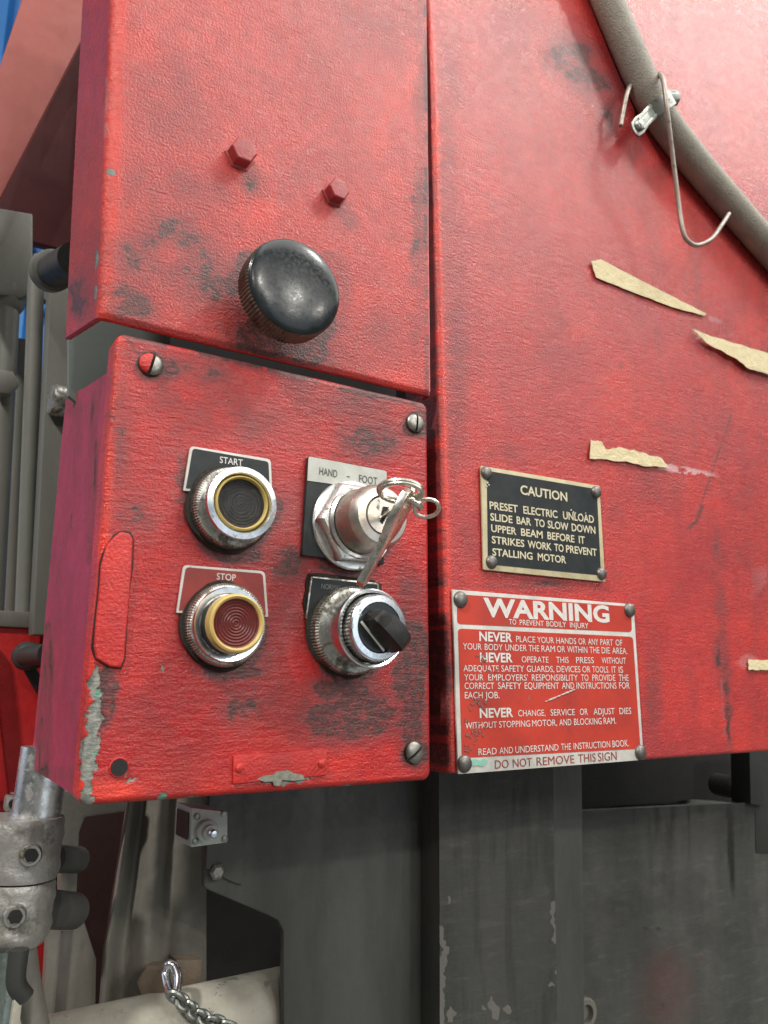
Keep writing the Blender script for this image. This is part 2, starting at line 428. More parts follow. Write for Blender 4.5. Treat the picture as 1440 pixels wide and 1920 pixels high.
fr = thing('machine_frame', 'dark grey painted steel frame of the press below the red panels', 'machine', P(640, 1700, .115))
# main plate with the stepped opening at lower left
slab([(384, 1380), (822, 1380), (830, 2300), (534, 2300), (531, 1745), (522, 1727), (505, 1718), (388, 1668), (382, 1664)], .125, .006, 'plate', M_grey, fr, .002)
slab([(822, 1330), (1036, 1330), (1052, 2300), (826, 2300)], .105, .03, 'upright', M_grey, fr, .0012)
slab([(1034, 1330), (1090, 1330), (1100, 2300), (1050, 2300)], .128, .02, 'web_strip', M_grey, fr, .001)
slab([(1080, 1520), (1300, 1510), (1310, 1502), (1405, 1508), (1500, 1480), (1700, 1480), (1700, 2300), (1095, 2300)], .140, .02, 'rear_plate', M_grey, fr, .001)
slab([(1412, 1330), (1640, 1330), (1640, 1600), (1418, 1600)], .1385, .02, 'end_plate', M_greyd, fr, .001)
MB().box((.55, .30, .02), .9, .02, 1.6).build('back_space_shade', M_dark, fr)
slab([(1080, 1380), (1305, 1380), (1298, 1500), (1085, 1518)], .146, .012, 'guide_block', M_dark, fr)
slab([(1405, 1380), (1430, 1380), (1434, 1512), (1408, 1508)], .134, .02, 'guide_edge', M_greyd, fr)
for (x, y, r) in ((1345, 1470, .0105), (1385, 1468, .009)):
    MB().lathe(P(x, y, .185), (-.35, -1, 0), [(r, 0), (r, .03), (r * .85, .033), (r * .6, .033), (r * .55, .029)], 24).build('guide_pin', M_rivet, fr)
# hex socket screws with counterbore
for (x, y) in ((1092, 1897),):
    c = P(x, y, .1395)
    MB().lathe(c, (0, -1, 0), [(.0105, 0), (.0105, .004), (.0095, .005), (.0062, .005), (.0055, .001)], 24).build('socket_screw', M_greyl, fr)
slab([(1058, 1862), (1085, 1864), (1086, 1930), (1058, 1930)], .1378, .0008, 'recess', M_dark, fr, 0)
# left, light column with a soft ridge and the slot in front of dark maroon
ys_ = np.linspace(1380, 2300, 150); us_ = np.linspace(0, 1, 60)
uu_, yy_ = np.meshgrid(us_, ys_)
lx = np.interp(yy_, [1380, 1530, 1780, 1920, 2300], [252, 233, 193, 183, 165]); xx_ = lx + (387 - lx) * uu_
def gs(c_, w_, a_): return a_ * np.exp(-((uu_ - c_) / w_) ** 2)
Yc_ = .184 - gs(.04, .06, .004) + gs(.20, .07, .006) * (1 - .5 * sm(1650, 1900, yy_)) - gs(.42, .10, .005) + gs(.60, .07, .003) - gs(.80, .12, .003) + .0012 * (fbm(uu_ * 9, yy_ / 30, 4, 2) - .5) + .020 * sm(.03, 0, uu_)
cX = np.zeros_like(uu_); cZ = np.zeros_like(uu_)
for i in range(uu_.shape[0]):
    for j in range(uu_.shape[1]):
        p = P(xx_[i, j], yy_[i, j], Yc_[i, j]); cX[i, j] = p.x; cZ[i, j] = p.z
wv_ = np.zeros(uu_.shape + (4,))
grid_mesh('cast_column', cX, Yc_, cZ, wv_, M_greyl, fr)
slab([(20, 1490), (240, 1475), (238, 1522), (160, 1533), (150, 1560), (142, 1748), (112, 1748), (116, 1500)], .172, .012, 'bracket', M_greyl, fr, .002)
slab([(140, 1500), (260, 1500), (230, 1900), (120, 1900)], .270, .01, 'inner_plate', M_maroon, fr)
slab([(118, 1748), (150, 1700), (182, 1800), (176, 2100), (70, 2100), (90, 1760)], .205, .008, 'cast_column', M_greyl, fr, .002)
slab([(92, 1690), (122, 1690), (116, 1760), (86, 2100), (70, 2100)], .200, .01, 'rib', M_greyl, fr, .002)
M_face = NT('worn_machine_grey'); t = M_face
at = t.N.new('ShaderNodeAttribute'); at.attribute_name = 'wear_and_light'; sp = t.N.new('ShaderNodeSeparateColor'); t.l(at.outputs['Color'], sp.inputs[0])
col = t.mix(t.ramp(t.noise(18, 5, .65, t.map((1, 1, .3))), .3, .7), (.094, .095, .086), (.056, .058, .053))
col = t.mix(t.math('MULTIPLY', t.noise(500, 4, .7), .35), col, (.03, .03, .028))
col = t.mix(t.math('MULTIPLY', t.ramp(t.noise(60, 4, .7, t.map((.6, .6, 3))), .52, .72), .35), col, (.15, .145, .125))
col = t.mix(sp.outputs[0], col, (.012, .012, .011)); col = t.mix(sp.outputs[2], col, (.11, .045, .04))
col = t.mix(t.ramp(sp.outputs[1], .4, .55), col, (.17, .165, .145))
M_face = t.out(col, t.rng(t.noise(200, 3), .3, .7, .38, .55), 0, t.bump(t.noise(1, 4, .6, t.map((60, 60, 700))), .35, .0005, t.bump(t.noise(240, 4, .7), .3, .0006)), .4)
def face(pts, Y, name, tone_fn, n=150, m_=260):
    (xa, ya), (xb, yb), (xc, yc), (xd, yd) = pts
    U, V = np.meshgrid(np.linspace(0, 1, n), np.linspace(0, 1, m_))
    X_ = (xa + (xb - xa) * U) * (1 - V) + (xd + (xc - xd) * U) * V; Y_ = (ya + (yb - ya) * U) * (1 - V) + (yd + (yc - yd) * U) * V
    A = np.zeros_like(U); B = np.zeros_like(U)
    d = np.stack([X_ - cc[0], Y_ - cc[1], np.full_like(X_, F)], -1) @ R; q = (Y - CAMY) / d[..., 1]
    A = d[..., 0] * q; B = d[..., 2] * q
    wa = fbm(X_ / 50, Y_ / 50, 5, 1); wb = fbm(X_ / 9, Y_ / 13, 4, 2); wc = fbm(X_ / 14, Y_ / 160, 4, 3)
    w = tone_fn(X_, Y_, wa, wb, wc)
    return grid_mesh(name, A, Y + .0007 * (wa - .5) + .0003 * (wb - .5), B, w, M_face, fr)
def w_up(x, y, wa, wb, wc):
    j = (wb - .5) * 22; g = .3 * sm(.5, .75, wc) + .5 * (1 - sm(1490, 1530, y + 20 * (wa - .5)))  # streaks, and darker towards the top
    c = np.zeros_like(x); le = 822 + (y - 1480) * .012
    c = np.maximum(c, (1 - sm(2, 9, x - le + j * .4)) * sm(1690, 1760, y) * sm(.38, .55, wa))
    for (a, b_, e, f_) in ((831, 1800, 9, 60), (840, 1686, 6, 8), (846, 1905, 12, 16), (921, 1880, 6, 17), (928, 1897, 8, 18), (952, 1893, 8, 9), (901, 1884, 4, 5), (1036, 1702, 7, 18), (1041, 1745, 4, 30), (1034, 1848, 8, 5), (1044, 1822, 4, 10)):
        c = np.maximum(c, blob(x + j, y + j, a, b_, e, f_, 0, .5))
    return np.stack([g, c, 0 * x, 0 * x], -1)
face([(822.5, 1330), (1035.5, 1330), (1051, 2300), (826.5, 2300)], .1042, 'painted_face', w_up)
def w_rear(x, y, wa, wb, wc):
    g = .35 * sm(.45, .7, wc) * (1 - sm(1500, 1900, y)) + .6 * (1 - sm(1510, 1640, y + 60 * (wa - .5))) + .9 * blob(x, y, 1370, 1600, 7, 90, -4) * (wc > .4) + .9 * blob(x, y, 1234, 1741, 3, 6) + .9 * blob(x, y, 1243, 1886, 3, 5) + .5 * blob(x, y, 1210, 1740, 4, 3) + .25 * sm(.5, .75, wa)  # streaks and drips, darker towards the top
    rd = .65 * blob(x + 30 * (wb - .5), y + 30 * (wb - .5), 1250, 1860, 60, 90, 0, .9) * (.4 + wa) + .9 * blob(x, y, 1316, 1798, 4, 5)
    c = .5 * blob(x, y, 1380, 1675, 2, 14, -20) + .0 * x
    return np.stack([g, c, rd, 0 * x], -1)
face([(1085, 1521), (1700, 1489), (1700, 2300), (1096, 2300)], .1392, 'painted_face', w_rear)
# sheet with thin outline on the plate by the switch
slab([(398, 1440), (457, 1440), (455, 1660), (432, 1652), (386, 1628)], .1222, .003, 'mounting_sheet', M_grey, fr, .0006)
MB().lathe(P(406, 1634, .1222), (0, -1, 0), [(.0045, 0), (.0045, .002), (.003, .003), (.001, .003)], 6).build('small_screw', M_steel, fr)

# limit switch box
sw = thing('limit_switch', 'small pale green switch box with a round plunger under the control box', 'switch', P(375, 1550, .10))
Y = .092
MB().prism([P(359, 1514.5, Y), P(427, 1522, Y), P(427, 1580, Y), P(358, 1589, Y)], (0, .024, 0)).build('housing', M_switch, sw, .0008)
x_ = P(358, 1550, Y).x - .0003
sp = [PX(355, 1528, x_), PX(323, 1515, x_), PX(323, 1573, x_), PX(355, 1584, x_)]
MB().prism([Vector((x_, Y + a, z)) for a, z in ((.003, P(358, 1580, Y).z + .001), (.021, P(358, 1580, Y).z + .001), (.021, P(358, 1522, Y).z - .001), (.003, P(358, 1522, Y).z - .001))], (-.0006, 0, 0)).build('label_plate', M_greyd, sw)
c = P(386, 1557, Y)
MB().lathe(c, (0, -1, 0), [(.0056, 0), (.0056, .004), (.0050, .0045), (.0036, .0045), (.0036, .008), (.003, .008)], 28).build('collar', M_switch, sw)
MB().lathe(c - Vector((0, .008, 0)), (0, -1, 0), [(.0021, 0), (.0021, .004), (.0016, .0048), (.0004, .005)], 16).build('plunger', M_chrome, sw)
for x, y in ((369, 1531), (420, 1526), (366, 1578), (421, 1573)):
    MB().lathe(P(x, y, Y), (0, -1, 0), [(.0018, 0), (.0018, .0006), (.0012, .0009)], 12).build('screw', M_zinc, sw)

# round bar, bolt, eye and chain at the bottom
bar = MB().tube([P(-120, 2032, .153), P(530, 1880, .153), P(640, 1855, .153)], .0195, 32, spline=False).build('round_bar', M_barw, loc=P(300, 1900, .15))
tag(bar, 'dusty white speckled round bar running across behind the frame at lower left', 'bar')
hb = thing('hex_bolt', 'dusty brown hex bolt on the bracket just above the white bar', 'bolt', P(310, 1830, .128))
MB().lathe(P(300, 1836, .166), (-.62, -.78, .1), [(.0105, 0), (.0105, .010), (.009, .0115)], 6).build('head', M_rusty, hb, .0006)
slab([(330, 1800), (380, 1800), (376, 1850), (330, 1856)], .172, .02, 'shank_block', M_rusty, hb, .001)
eye = MB().tube([P(310, 1822, .144), P(316, 1808, .140), P(327, 1812, .138), P(334, 1835, .134), P(330, 1862, .130), P(321, 1868, .130), P(314, 1848, .138)], .0024, 12, closed=True).build('ring_bolt', M_chrome, loc=P(320, 1840, .1))
tag(eye, 'shiny steel ring hanging from the hex bolt above the chain', 'ring')
ch = thing('chain', 'small steel chain lying on the white bar below the ring', 'chain', P(350, 1890, .105))
def chain_link(a, c_, w, flat):
    a = Vector(a); c_ = Vector(c_); L = c_ - a; T = L.normalized(); n = (T.orthogonal() if flat else T.cross(T.orthogonal())).normalized() * w
    return MB().tube([a, a + L * .2 + n, a + L * .8 + n, c_, a + L * .8 - n, a + L * .2 - n], .0014, 8, closed=True, steps=4)
cp = [(322, 1864), (336, 1876), (348, 1882), (356, 1892), (366, 1899), (376, 1906), (388, 1913), (402, 1917), (418, 1921), (436, 1928)]
for i in range(len(cp) - 1):
    a = P(*cp[i], .126); c_ = P(*cp[i + 1], .126); e = (c_ - a) * .25
    chain_link(a - e, c_ + e, .0031, i % 2).build('link', M_zinc, ch)

# ================================================================== LEFT SIDE: rods and parts behind
def rod(name, p0, p1, r, Y, mat, label, cat, Y2=None, caps=None, group=None):
    o = MB().tube([P(*p0, Y), P(*p1, Y2 or Y)], r, 24, spline=False).build(name, mat, loc=P(*p1, Y2 or Y))
    return tag(o, label, cat, group)
pr = lambda px, Y: px / F * (D + Y) * .86            # pixel width -> metres near the left side
t1 = thing('hydraulic_rod', 'grey round rod with a collar, leftmost of the upright rods', 'rod', P(10, 1165, .30))
MB().tube([P(18, 560, .30), P(-16, 1175, .30)], pr(21, .3), 28, spline=False).build('shaft', M_greyg, t1)
MB().lathe(P(20, 575, .30), (0.0, 0, 1), [(pr(20, .3), -.004), (pr(26, .3), 0), (pr(28, .3), .012), (pr(27, .3), .02), (pr(20, .3), .028)], 28).build('collar', M_greyg, t1)
MB().lathe(P(6, 722, .288), (0, -1, 0), [(.010, 0), (.010, .008), (.008, .009)], 6).build('side_nut', M_greyg, t1)
t2 = tag(MB().tube([P(78, 484, .27), P(68, 520, .27), P(62, 700, .27), P(44, 1170, .27)], pr(17, .27), 24).build('bent_pipe', M_greyg, loc=P(50, 1165, .27)),
         'grey pipe standing upright between the collared rod and the flat bar', 'pipe')
el = thing('pipe_elbow', 'black and grey round fitting poking out behind the edge of the upper red hood', 'fitting', P(110, 505, .2))
MB().tube([P(92, 512, .215), P(140, 486, .155)], .0105, 24, spline=False).build('barrel', M_greyd, el)
MB().lathe(P(98, 508, .21), Vector(P(98, 508, .21) - P(140, 486, .155)), [(.0110, -.006), (.0140, -.004), (.0140, .006), (.0115, .012), (.008, .014)], 28).build('flange', M_greyg, el)
fb = thing('flat_bar', 'flat grey upright bar between the round pipe and the box side', 'bar', P(110, 1170, .24))
slab([(97, 500), (205, 500), (190, 1190), (62, 1190)], .24, .02, 'bar', M_greyg, fb, .001)
MB().lathe(P(112, 752, .232), (-.9, -.1, 0.0), [(.0110, -.01), (.0110, .004), (.010, .006)], 28).build('boss', M_chromed, fb)
rc = tag(MB().tube([P(40, 640, .34), P(18, 1170, .34)], pr(17, .34), 20, spline=False).build('rear_rod', M_greyg, loc=P(18, 1170, .34)),
         'thin grey rod standing in the shade just behind the bent pipe', 'rod')
tb = slab([(-60, 380), (62, 400), (62, 545), (40, 560), (-60, 540)], .29, .03, 'cylinder_block', M_greyg, None, .002)
tag(tb, 'grey block under the dusty red hood at the left edge, above the collared rod', 'block')
cross = slab([(-30, 810), (66, 812), (62, 850), (-30, 850)], .345, .02, 'cross_bar', M_greyd, None, .001)
tag(cross, 'short dark cross bar behind the upright rods', 'bar')
ba = tag(slab([(-60, 1140), (100, 1150), (98, 1180), (-60, 1172)], .262, .03, 'base_bar', M_greyl, None, .002), 'dusty light grey ledge on which the upright rods end', 'ledge')
# far red cabinet behind
rcab = thing('red_cabinet', 'plain bright red machine cabinet low at the left edge behind the box', 'cabinet', P(20, 1400, .27))
slab([(-200, 1165), (110, 1172), (100, 1600), (98, 2300), (-200, 2300)], .265, .12, 'cover', M_redfar, rcab, .003)
MB().prism([P(-60, 1180, .2648), P(-20, 1190, .2648), P(14, 1500, .2648), P(-60, 1500, .2648)], (0, -.012, 0)).build('raised_edge', M_redfar, rcab, .004)
kn = thing('lever', 'dark lever with a rounded head in front of the red cabinet', 'lever', P(50, 1228, .24))
MB().tube([P(48, 1231, .235), P(90, 1226, .20)], .0065, 20, spline=False).build('shaft', M_greyd, kn)
MB().lathe(P(50, 1230, .238), (-.6, -.6, 0.0), [(.008, -.010), (.0092, -.004), (.0092, .002), (.007, .006), (.003, .008)], 24).build('head', M_greyd, kn)
MB().prism([P(36, 1240, .245), P(60, 1236, .245), P(110, 1330, .245), P(96, 1345, .245)], (0, .006, 0)).build('arm', M_greyd, kn, .001)
# dusty hood far upper left; its shadow is built as a dark sheet behind
hd = thing('dusty_hood', 'x', 'hood', P(60, 250, .26))
slab([(62, -160), (330, -160), (186, 10), (154, 74), (0, 374), (-70, 510), (-120, 410), (-60, 300), (40, 0)], .26, .012, 'front_sheet', M_hood, hd, .003)
slab([(62, -160), (330, -160), (300, 520), (180, 482), (104, 464), (-20, 432), (-6, 300), (52, 0)], .355, .01, 'shadow_sheet', M_hoodshade, hd, .001)
tag(hd, 'dusty faded red hood with a slanted shadow edge at the upper left', 'hood')
# grey-green plate seen between hood and box
gp = slab([(128, 560), (320, 560), (320, 760), (150, 760), (128, 742)], .088, .004, 'backing_plate', M_greyplate, None, .0008)
tag(gp, 'smooth grey green plate showing between the upper hood and the control box', 'plate')

# clamp and rod lower left
ra = thing('clamped_rod', 'bright chrome rod held in a rough galvanised two part clamp at lower left', 'rod', P(40, 1900, .07))
ax0 = P(86, 1400, .122); ax1 = P(58, 1600, .122); AX = (ax1 - ax0).normalized()
MB().tube([ax0, ax1], .0118, 40, spline=False).build('bright_rod', M_rod, ra)
e0 = P(48, 1530, .122); e1 = P(14, 1772, .122); A2 = (e1 - e0); L = A2.length
def rough(q, i, j, a): return q * (1 + .018 * math.sin(3 * a + j) + .012 * math.sin(7 * a + 2 * j) + random.uniform(-.006, .006))
n_ = 12
def cyl_prof(r, h0, h1): return [(r * .55, h0), (r * .9, h0)] + [(r * (1 if 0 < t < 1 else .965), h0 + (h1 - h0) * t) for t in [i / n_ for i in range(n_ + 1)]] + [(r * .5, h1)]
MB().lathe(e0, A2, cyl_prof(.0190, 0, L * .485), 40, rough).build('upper_sleeve', M_cast, ra, ang=60)
MB().lathe(e0, A2, cyl_prof(.0187, L * .50, L * .92) [:-1] + [(.0165, L * .98), (.008, L)], 40, rough).build('lower_sleeve', M_cast, ra, ang=60)
for (x, y) in ((59, 1604), (29, 1719)):
    c = P(x, y, .1015)
    MB().lathe(c + Vector((0, .004, 0)), (-.10, -1, 0), [(.0055, 0), (.0052, .0042), (.0046, .0050), (.0034, .0050), (.0032, .0046)], 20).build('socket_screw', M_chromed, ra)
for (x, y) in ((59, 1604), (29, 1719)):
    MB().lathe(P(x, y, .1005), (-.10, -1, 0), [(.0033, 0), (.0033, .0002)], 6).build('hex_recess', M_dark, ra)
slab([(14, 1492), (50, 1500), (46, 1530), (10, 1524)], .138, .012, 'lug', M_cast, ra, .002)
MB().lathe(P(26, 1507, .1378), (0, -1, 0), [(.0026, 0), (.0026, .0005)], 14).build('lug_hole', M_dark, ra)
MB().tube([P(100, 1610, .14), P(146, 1612, .16)], .007, 16, spline=False).build('cross_pin', M_grey, ra)
MB().tube([P(96, 1705, .14), P(136, 1708, .16)], .0095, 20, spline=False).build('cross_pin', M_grey, ra)
MB().tube([P(18, 1755, .115), P(8, 1840, .115), P(-6, 1960, .115)], .0072, 24).build('lower_tube', M_green, ra)
lv = MB().tube([P(36, 1780, .085), P(30, 1840, .085), P(46, 1870, .086)], .0042, 14).build('hooked_cable', M_greyd, loc=P(35, 1850, .085))
tag(lv, 'dark grey hooked cable hanging beside the lower tube of the clamp', 'cable')
lb = slab([(28, 1862), (44, 1857), (30, 1990), (10, 1990)], .083, .004, 'thin_strip', M_barw, None, .0006)
tag(lb, 'thin pale strip standing at the bottom left corner', 'strip')
lc = MB().tube([P(44, 1770, .12), P(52, 1840, .12), P(75, 1960, .12)], .006, 14).build('hose', M_greyl, loc=P(60, 1900, .12))
tag(lc, 'thin dusty grey hose behind the hooked cable at the bottom left', 'hose')

# ================================================================== UPPER COVER
uc = thing('upper_cover', 'red painted upper cover plate with two hex bolts and a black knob', 'cover', P(520, 400, 0))
UX0 = .1935 * k; UX1 = .7215 * k; UZ0 = .4640 * k
step = .0009
fl_len = .052; r_ = .0062
S = np.concatenate([-np.arange(fl_len, 0, -.0014) - r_ * math.pi / 2, -np.linspace(r_ * math.pi / 2, 0, 12, endpoint=False), np.arange(0, UX1 - UX0 - r_, step), [UX1 - UX0 - r_, UX1 - UX0 - r_ + .0006, UX1 - UX0 - r_ + .0012]])
S = np.concatenate([S, [S[-1] + .0004, S[-1] + .0012, S[-1] + .0022]])
T = np.arange(0, 1, step / (1.32 * k))
s, t = np.meshgrid(S, T)
th = np.clip(-s / r_, 0, math.pi / 2)
X = UX0 + r_ - r_ * np.sin(th) + np.maximum(s, 0); Yy = r_ * (1 - np.cos(th)) + np.maximum(-s - r_ * math.pi / 2, 0)
X = X - .05 * np.maximum(Yy - r_, 0)
# right edge rolls back
e_ = UX1 - r_ + .001
X = np.minimum(X, UX1 + 0 * X)
over = np.maximum(s - (UX1 - UX0 - r_ + .0008), 0); Yy = Yy + over ** 2 * 300 ; Yy = np.where(over > .0018, Yy + .004, Yy)
zb = UZ0 + (np.maximum(Yy, 0)) * .20 * (s < 0) - (X > UX1 - .01) * 0 + .0008 * (fbm(X * 60, s * 0, 3) - .5)
top = 1.78 * k - (X - UX0) * 0
Z = zb + (top - zb) * t
X = X - (Z - UZ0) * .038 * np.clip(1 - (X - UX0) / (UX1 - UX0), 0, 1.2)
# rolled lower rim
rim = sm(.0022, 0, Z - zb); 
px, py = proj(X, Yy, Z)
ns = fbm(X * 90, Z * 90, 4, 1); nb = fbm(X * 18, Z * 18, 3, 2)
dent = .0011 * (nb - .5) + .00006 * (fbm(X * 300, Z * 420, 3, 3) - .5)
front = (s > 0)
Yy = Yy + dent * np.clip(s / .004, 0, 1) + rim * .0012
X = X + .00022 * (fbm(Z * 260, Yy * 120, 3, 4) - .5) * (s < 0.002)
# weld-like beads on the bend
X = X - .00022 * np.abs(np.sin(Z * 620)) * sm(.005, .002, np.abs(s + .005))
wn = fbm(px / 60, py / 60, 5, 5); wf = fbm(px / 16, py / 22, 4, 2)
def G(v): return v * (.45 + 1.5 * np.clip((wn - .25) * 1.8, 0, 1))
gr = np.zeros_like(px)
for a in ((310, 470, 130, 110, 10, .8, .85), (240, 565, 75, 40, 20, .6, 1.0), (380, 520, 80, 90, 0, .7, .7), (520, 650, 130, 42, 14, .6, 1.0), (690, 640, 80, 60, 10, .8, .45),
          (330, 190, 110, 90, 30, .8, .35), (330, 350, 120, 50, 10, .8, .5), (560, 330, 90, 60, -20, .8, .25), (790, 300, 16, 420, 1, .5, .5), (600, 120, 150, 70, 0, .9, .2), (150, 560, 24, 60, 0, .6, .8), (700, 60, 120, 80, 0, .8, .25), (470, 345, 26, 40, 0, .7, .55), (640, 410, 26, 34, 0, .7, .4)):  # grime patches, plus the bolts' cast shadows painted below them
    gr = np.maximum(gr, G(blob(px + 30 * (wf - .5), py + 30 * (wn - .5), *a[:6]) * a[6]))
gr += .18 * sm(.45, .75, wf)
gr += .9 * blob(px + 16 * (wf - .5), py + 12 * (wn - .5), 540, 600, 92, 52, 12, .35) + .9 * blob(px + 8 * (wf - .5), py, 462, 488, 22, 24, 0, .5)
ring_ = np.abs(np.hypot((px - 545) / 100, (py - 550) / 110) - 1); gr += .6 * (1 - sm(0, .30, ring_)) * (py > 470) * (.4 + wn)
gr += .8 * (1 - sm(0, 9, np.abs(px - 800))) * (wf > .45) * front
br = sm(.0065, .001, np.abs(s + .0035)) * (.55 + .5 * wn) + .5 * blob(px, py, 230, 575, 60, 16, 15) + .35 * sm(.55, .8, fbm(px / 80, py / 80, 3, 6))  # highlight along the bend painted in, plus patches of brighter red
chp = seg(px, py, [(205, 322), (212, 324)], 6) * .9 + .55 * seg(px, py, [(183, 470), (180, 560)], 5) * (wf > .52)
pale = .35 * (1 - sm(0, 8, np.abs(px - (207 - .03 * (py)))))*(py < 560) * (wf > .4) + .28 * sm(.5, .8, fbm(px / 120, py / 120, 3, 0)) * (py < 620) + .15 * (s < -.007)  # gloss on the ridge and light on the flange painted pale, plus random patches
grid_mesh('front_sheet', X, Yy, Z, np.stack([gr, chp, br * .8, pale * .7], -1), M_cover, uc)
# sheet thickness at the lower edge and back
b = MB()
nb_ = 60; ids = np.linspace(0, X.shape[1] - 1, nb_).astype(int)
lo = [Vector((X[0, i], Yy[0, i], Z[0, i])) for i in ids]
vs = []; fs = []
for i, p in enumerate(lo):
    inn = Vector((.0026, 0, 0)) if ids[i] < (S < -r_).sum() else Vector((.0015, .0022, 0))
    q = p + inn
    vs += [p + Vector((0, -.0002, 0)), p + Vector((0, 0, -.0006)) + inn * .3, q + Vector((0, 0, -.0004)), q + Vector((0, 0, .004))]
for i in range(nb_ - 1):
    for j in range(3): fs.append((i * 4 + j, i * 4 + j + 1, (i + 1) * 4 + j + 1, (i + 1) * 4 + j))
b.add(vs, fs); b.build('lower_edge', M_redtab, uc)
# hex bolts
def hexbolt(x, y, r, parent, h=.0058, rot=.3, mat=None):
    c = P(x, y, 0)
    b = MB().lathe(c, (0.0, -1, 0), [(r * 1.22, -.001), (r * 1.18, .0006), (r, .0009), (r, h - .0008), (r * .90, h)], 6, None)
    return b.build('hex_bolt', mat or M_redbolt, parent, .0013, 60, 4)
b1 = hexbolt(449, 294, .0068, uc, .0070); b2 = hexbolt(626, 365, .0062, uc, .0066)
kc = P(555, 536, -.0262); kc = Vector((kc.x, 0, kc.z)); HS = 1.55
kb = thing('black_knob', 'large round black knob with a knurled bronze rim on the upper red cover', 'knob', kc)
MB().lathe(kc, (0, -1, 0), [(.006, 0), (.006, .010)], 24).build('knob_shaft', M_bronze, kb)
def knurl(n, d): return lambda r, i, j, a: r * (1 - (d if i % 2 else 0))
HS = 1.0
MB().lathe(kc, (0, -1, 0), [(.018, .0125), (.0232, .0132), (.0236, .0148), (.0238, .0236), (.0233, .0250)], 170, knurl(170, .03)).build('knurled_rim', M_bronze, kb, ang=20)
kr = .0232
MB().lathe(kc, (0, -1, 0), [(kr * .99, .0246), (kr, .0254)] + [(kr * .985 * math.cos(t), .0256 + .0030 * math.sin(t)) for t in np.linspace(0, math.pi / 2 * .985, 18)], 96).build('dome', M_knob, kb, ang=60)

# ================================================================== CONTROL BOX
cb = thing('control_box', 'square red control box with buttons, a key switch and chipped left edge', 'control box', P(500, 1100, 0))
X, Yb, Z, nx, ny, nz = wrap(BX0, BX1, BZ0, BZ1, .0028, .0045, .0095, .00062)
px, py = proj(X, Yb, Z)
wn = fbm(px / 60, py / 60, 5, 1); wf = fbm(px / 14, py / 14, 4, 3); wl = fbm(px / 150, py / 150, 3, 4)
disp = .0008 * (fbm(X * 22, Z * 22, 3, 5) - .5) + .00013 * (fbm(X * 110, Z * 620, 4, 6) - .5) + .00008 * (fbm(X * 420, Z * 1100, 3, 2) - .5)
gr = np.zeros_like(px)
for a in ((640, 740, 110, 50, 14, .8, .55), (330, 690, 120, 34, 14, .8, .6), (420, 780, 160, 60, 10, .9, .4), (700, 830, 70, 50, 0, .8, .6), (770, 1250, 42, 190, 0, .7, .85), (660, 1350, 140, 60, -8, .8, .8),
          (640, 1290, 80, 40, 0, .7, .8), (455, 1340, 60, 50, 20, .8, .5), (540, 1060, 60, 50, 0, .8, .55), (530, 960, 40, 80, 0, .8, .35), (225, 800, 20, 120, 0, .8, .4), (260, 980, 50, 60, 0, .8, .4),
          (195, 1310, 26, 75, 8, .6, 1.0), (350, 900, 20, 80, 0, .8, .5), (440, 1040, 70, 22, 8, .6, .8), (430, 1262, 70, 16, 0, .6, 1.0), (640, 1262, 50, 16, 0, .6, 1.), (790, 795, 26, 26, 0, .6, .9), (284, 690, 34, 30, 0, .7, .7),
          (780, 1410, 30, 26, 0, .7, .8), (224, 1440, 24, 20, 0, .7, .4), (640, 1070, 70, 20, 8, .6, .9), (500, 1300, 60, 100, 0, .9, .35), (540, 1180, 30, 90, 0, .9, .3), (520, 640, 300, 25, 13, .7, .5)):
    gr = np.maximum(gr, G(blob(px + 26 * (wf - .5), py + 26 * (wn - .5), *a[:6]) * a[6]))
gr = gr * 1.25 + .16 * sm(.45, .7, wf) + .3 * sm(.5, .75, wl)
for a in ((430, 960, 96, 100), (420, 1175, 96, 96), (655, 985, 104, 94), (655, 1190, 96, 92)):
    gr += .5 * blob(px + 16 * (wf - .5), py + 6, a[0], a[1], a[2], a[3], 0, .35) * (.5 + wn)
    gr += 1.0 * blob(px + 14 * (wf - .5), py + 10 * (wn - .5), a[0] + 3, a[1] + 12, a[2] * .84, a[3] * .86, 0, .14)
for a in ((283, 686, 30), (778, 797, 30), (776, 1414, 28)):
    gr += .9 * blob(px + 10 * (wf - .5), py + 10 * (wn - .5), a[0], a[1], a[2], a[2], 0, .45)
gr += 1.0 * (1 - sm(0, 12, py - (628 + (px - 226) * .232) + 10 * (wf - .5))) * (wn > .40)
gr += .9 * seg(px, py, [(237, 635), (262, 664)], 2.2)
br = .9 * sm(.005, .001, X - BX0) * (.5 + .6 * wn) + .6 * blob(px, py, 200, 1480, 70, 20, 0) + .25 * sm(.5, .8, fbm(px / 90, py / 90, 3, 2)) * sm(1000, 1350, py) + .5 * sm(1440, 1490, py) * wn  # left edge highlight and brighter lower face painted in, plus fresher red
jag = (wf - .5) * 20 + (wn - .5) * 22 + (fbm(px / 4, py / 5, 3, 2) - .5) * 12
chp = np.zeros_like(px)
def chipb(cx, cy, rx, ry, rot=0):
    global chp
    chp = np.maximum(chp, blob(px + jag, py + jag * .7, cx, cy, rx, ry, rot, .45))
chipb(180, 1282, 13, 40, 4); chipb(174, 1345, 17, 52, 4); chipb(167, 1415, 17, 50, 5); chipb(160, 1468, 11, 34, 5)
chipb(165, 1500, 16, 12, 0); chipb(528, 1463, 44, 6, -3); chipb(553, 1455, 24, 12, -3); chipb(243, 1461, 15, 4, -22); chipb(304, 1252, 4, 8); chipb(301, 1490, 15, 5, -10); chipb(360, 1497, 30, 3, -4); chipb(690, 1480, 14, 3)
chipb(650, 1472, 10, 3)
X = X + nx * (-disp); Z = Z + nz * (-disp); Yf = Yb - ny * disp * -1
Yf = Yf + .00035 * sm(.40, .55, chp) * (-ny)
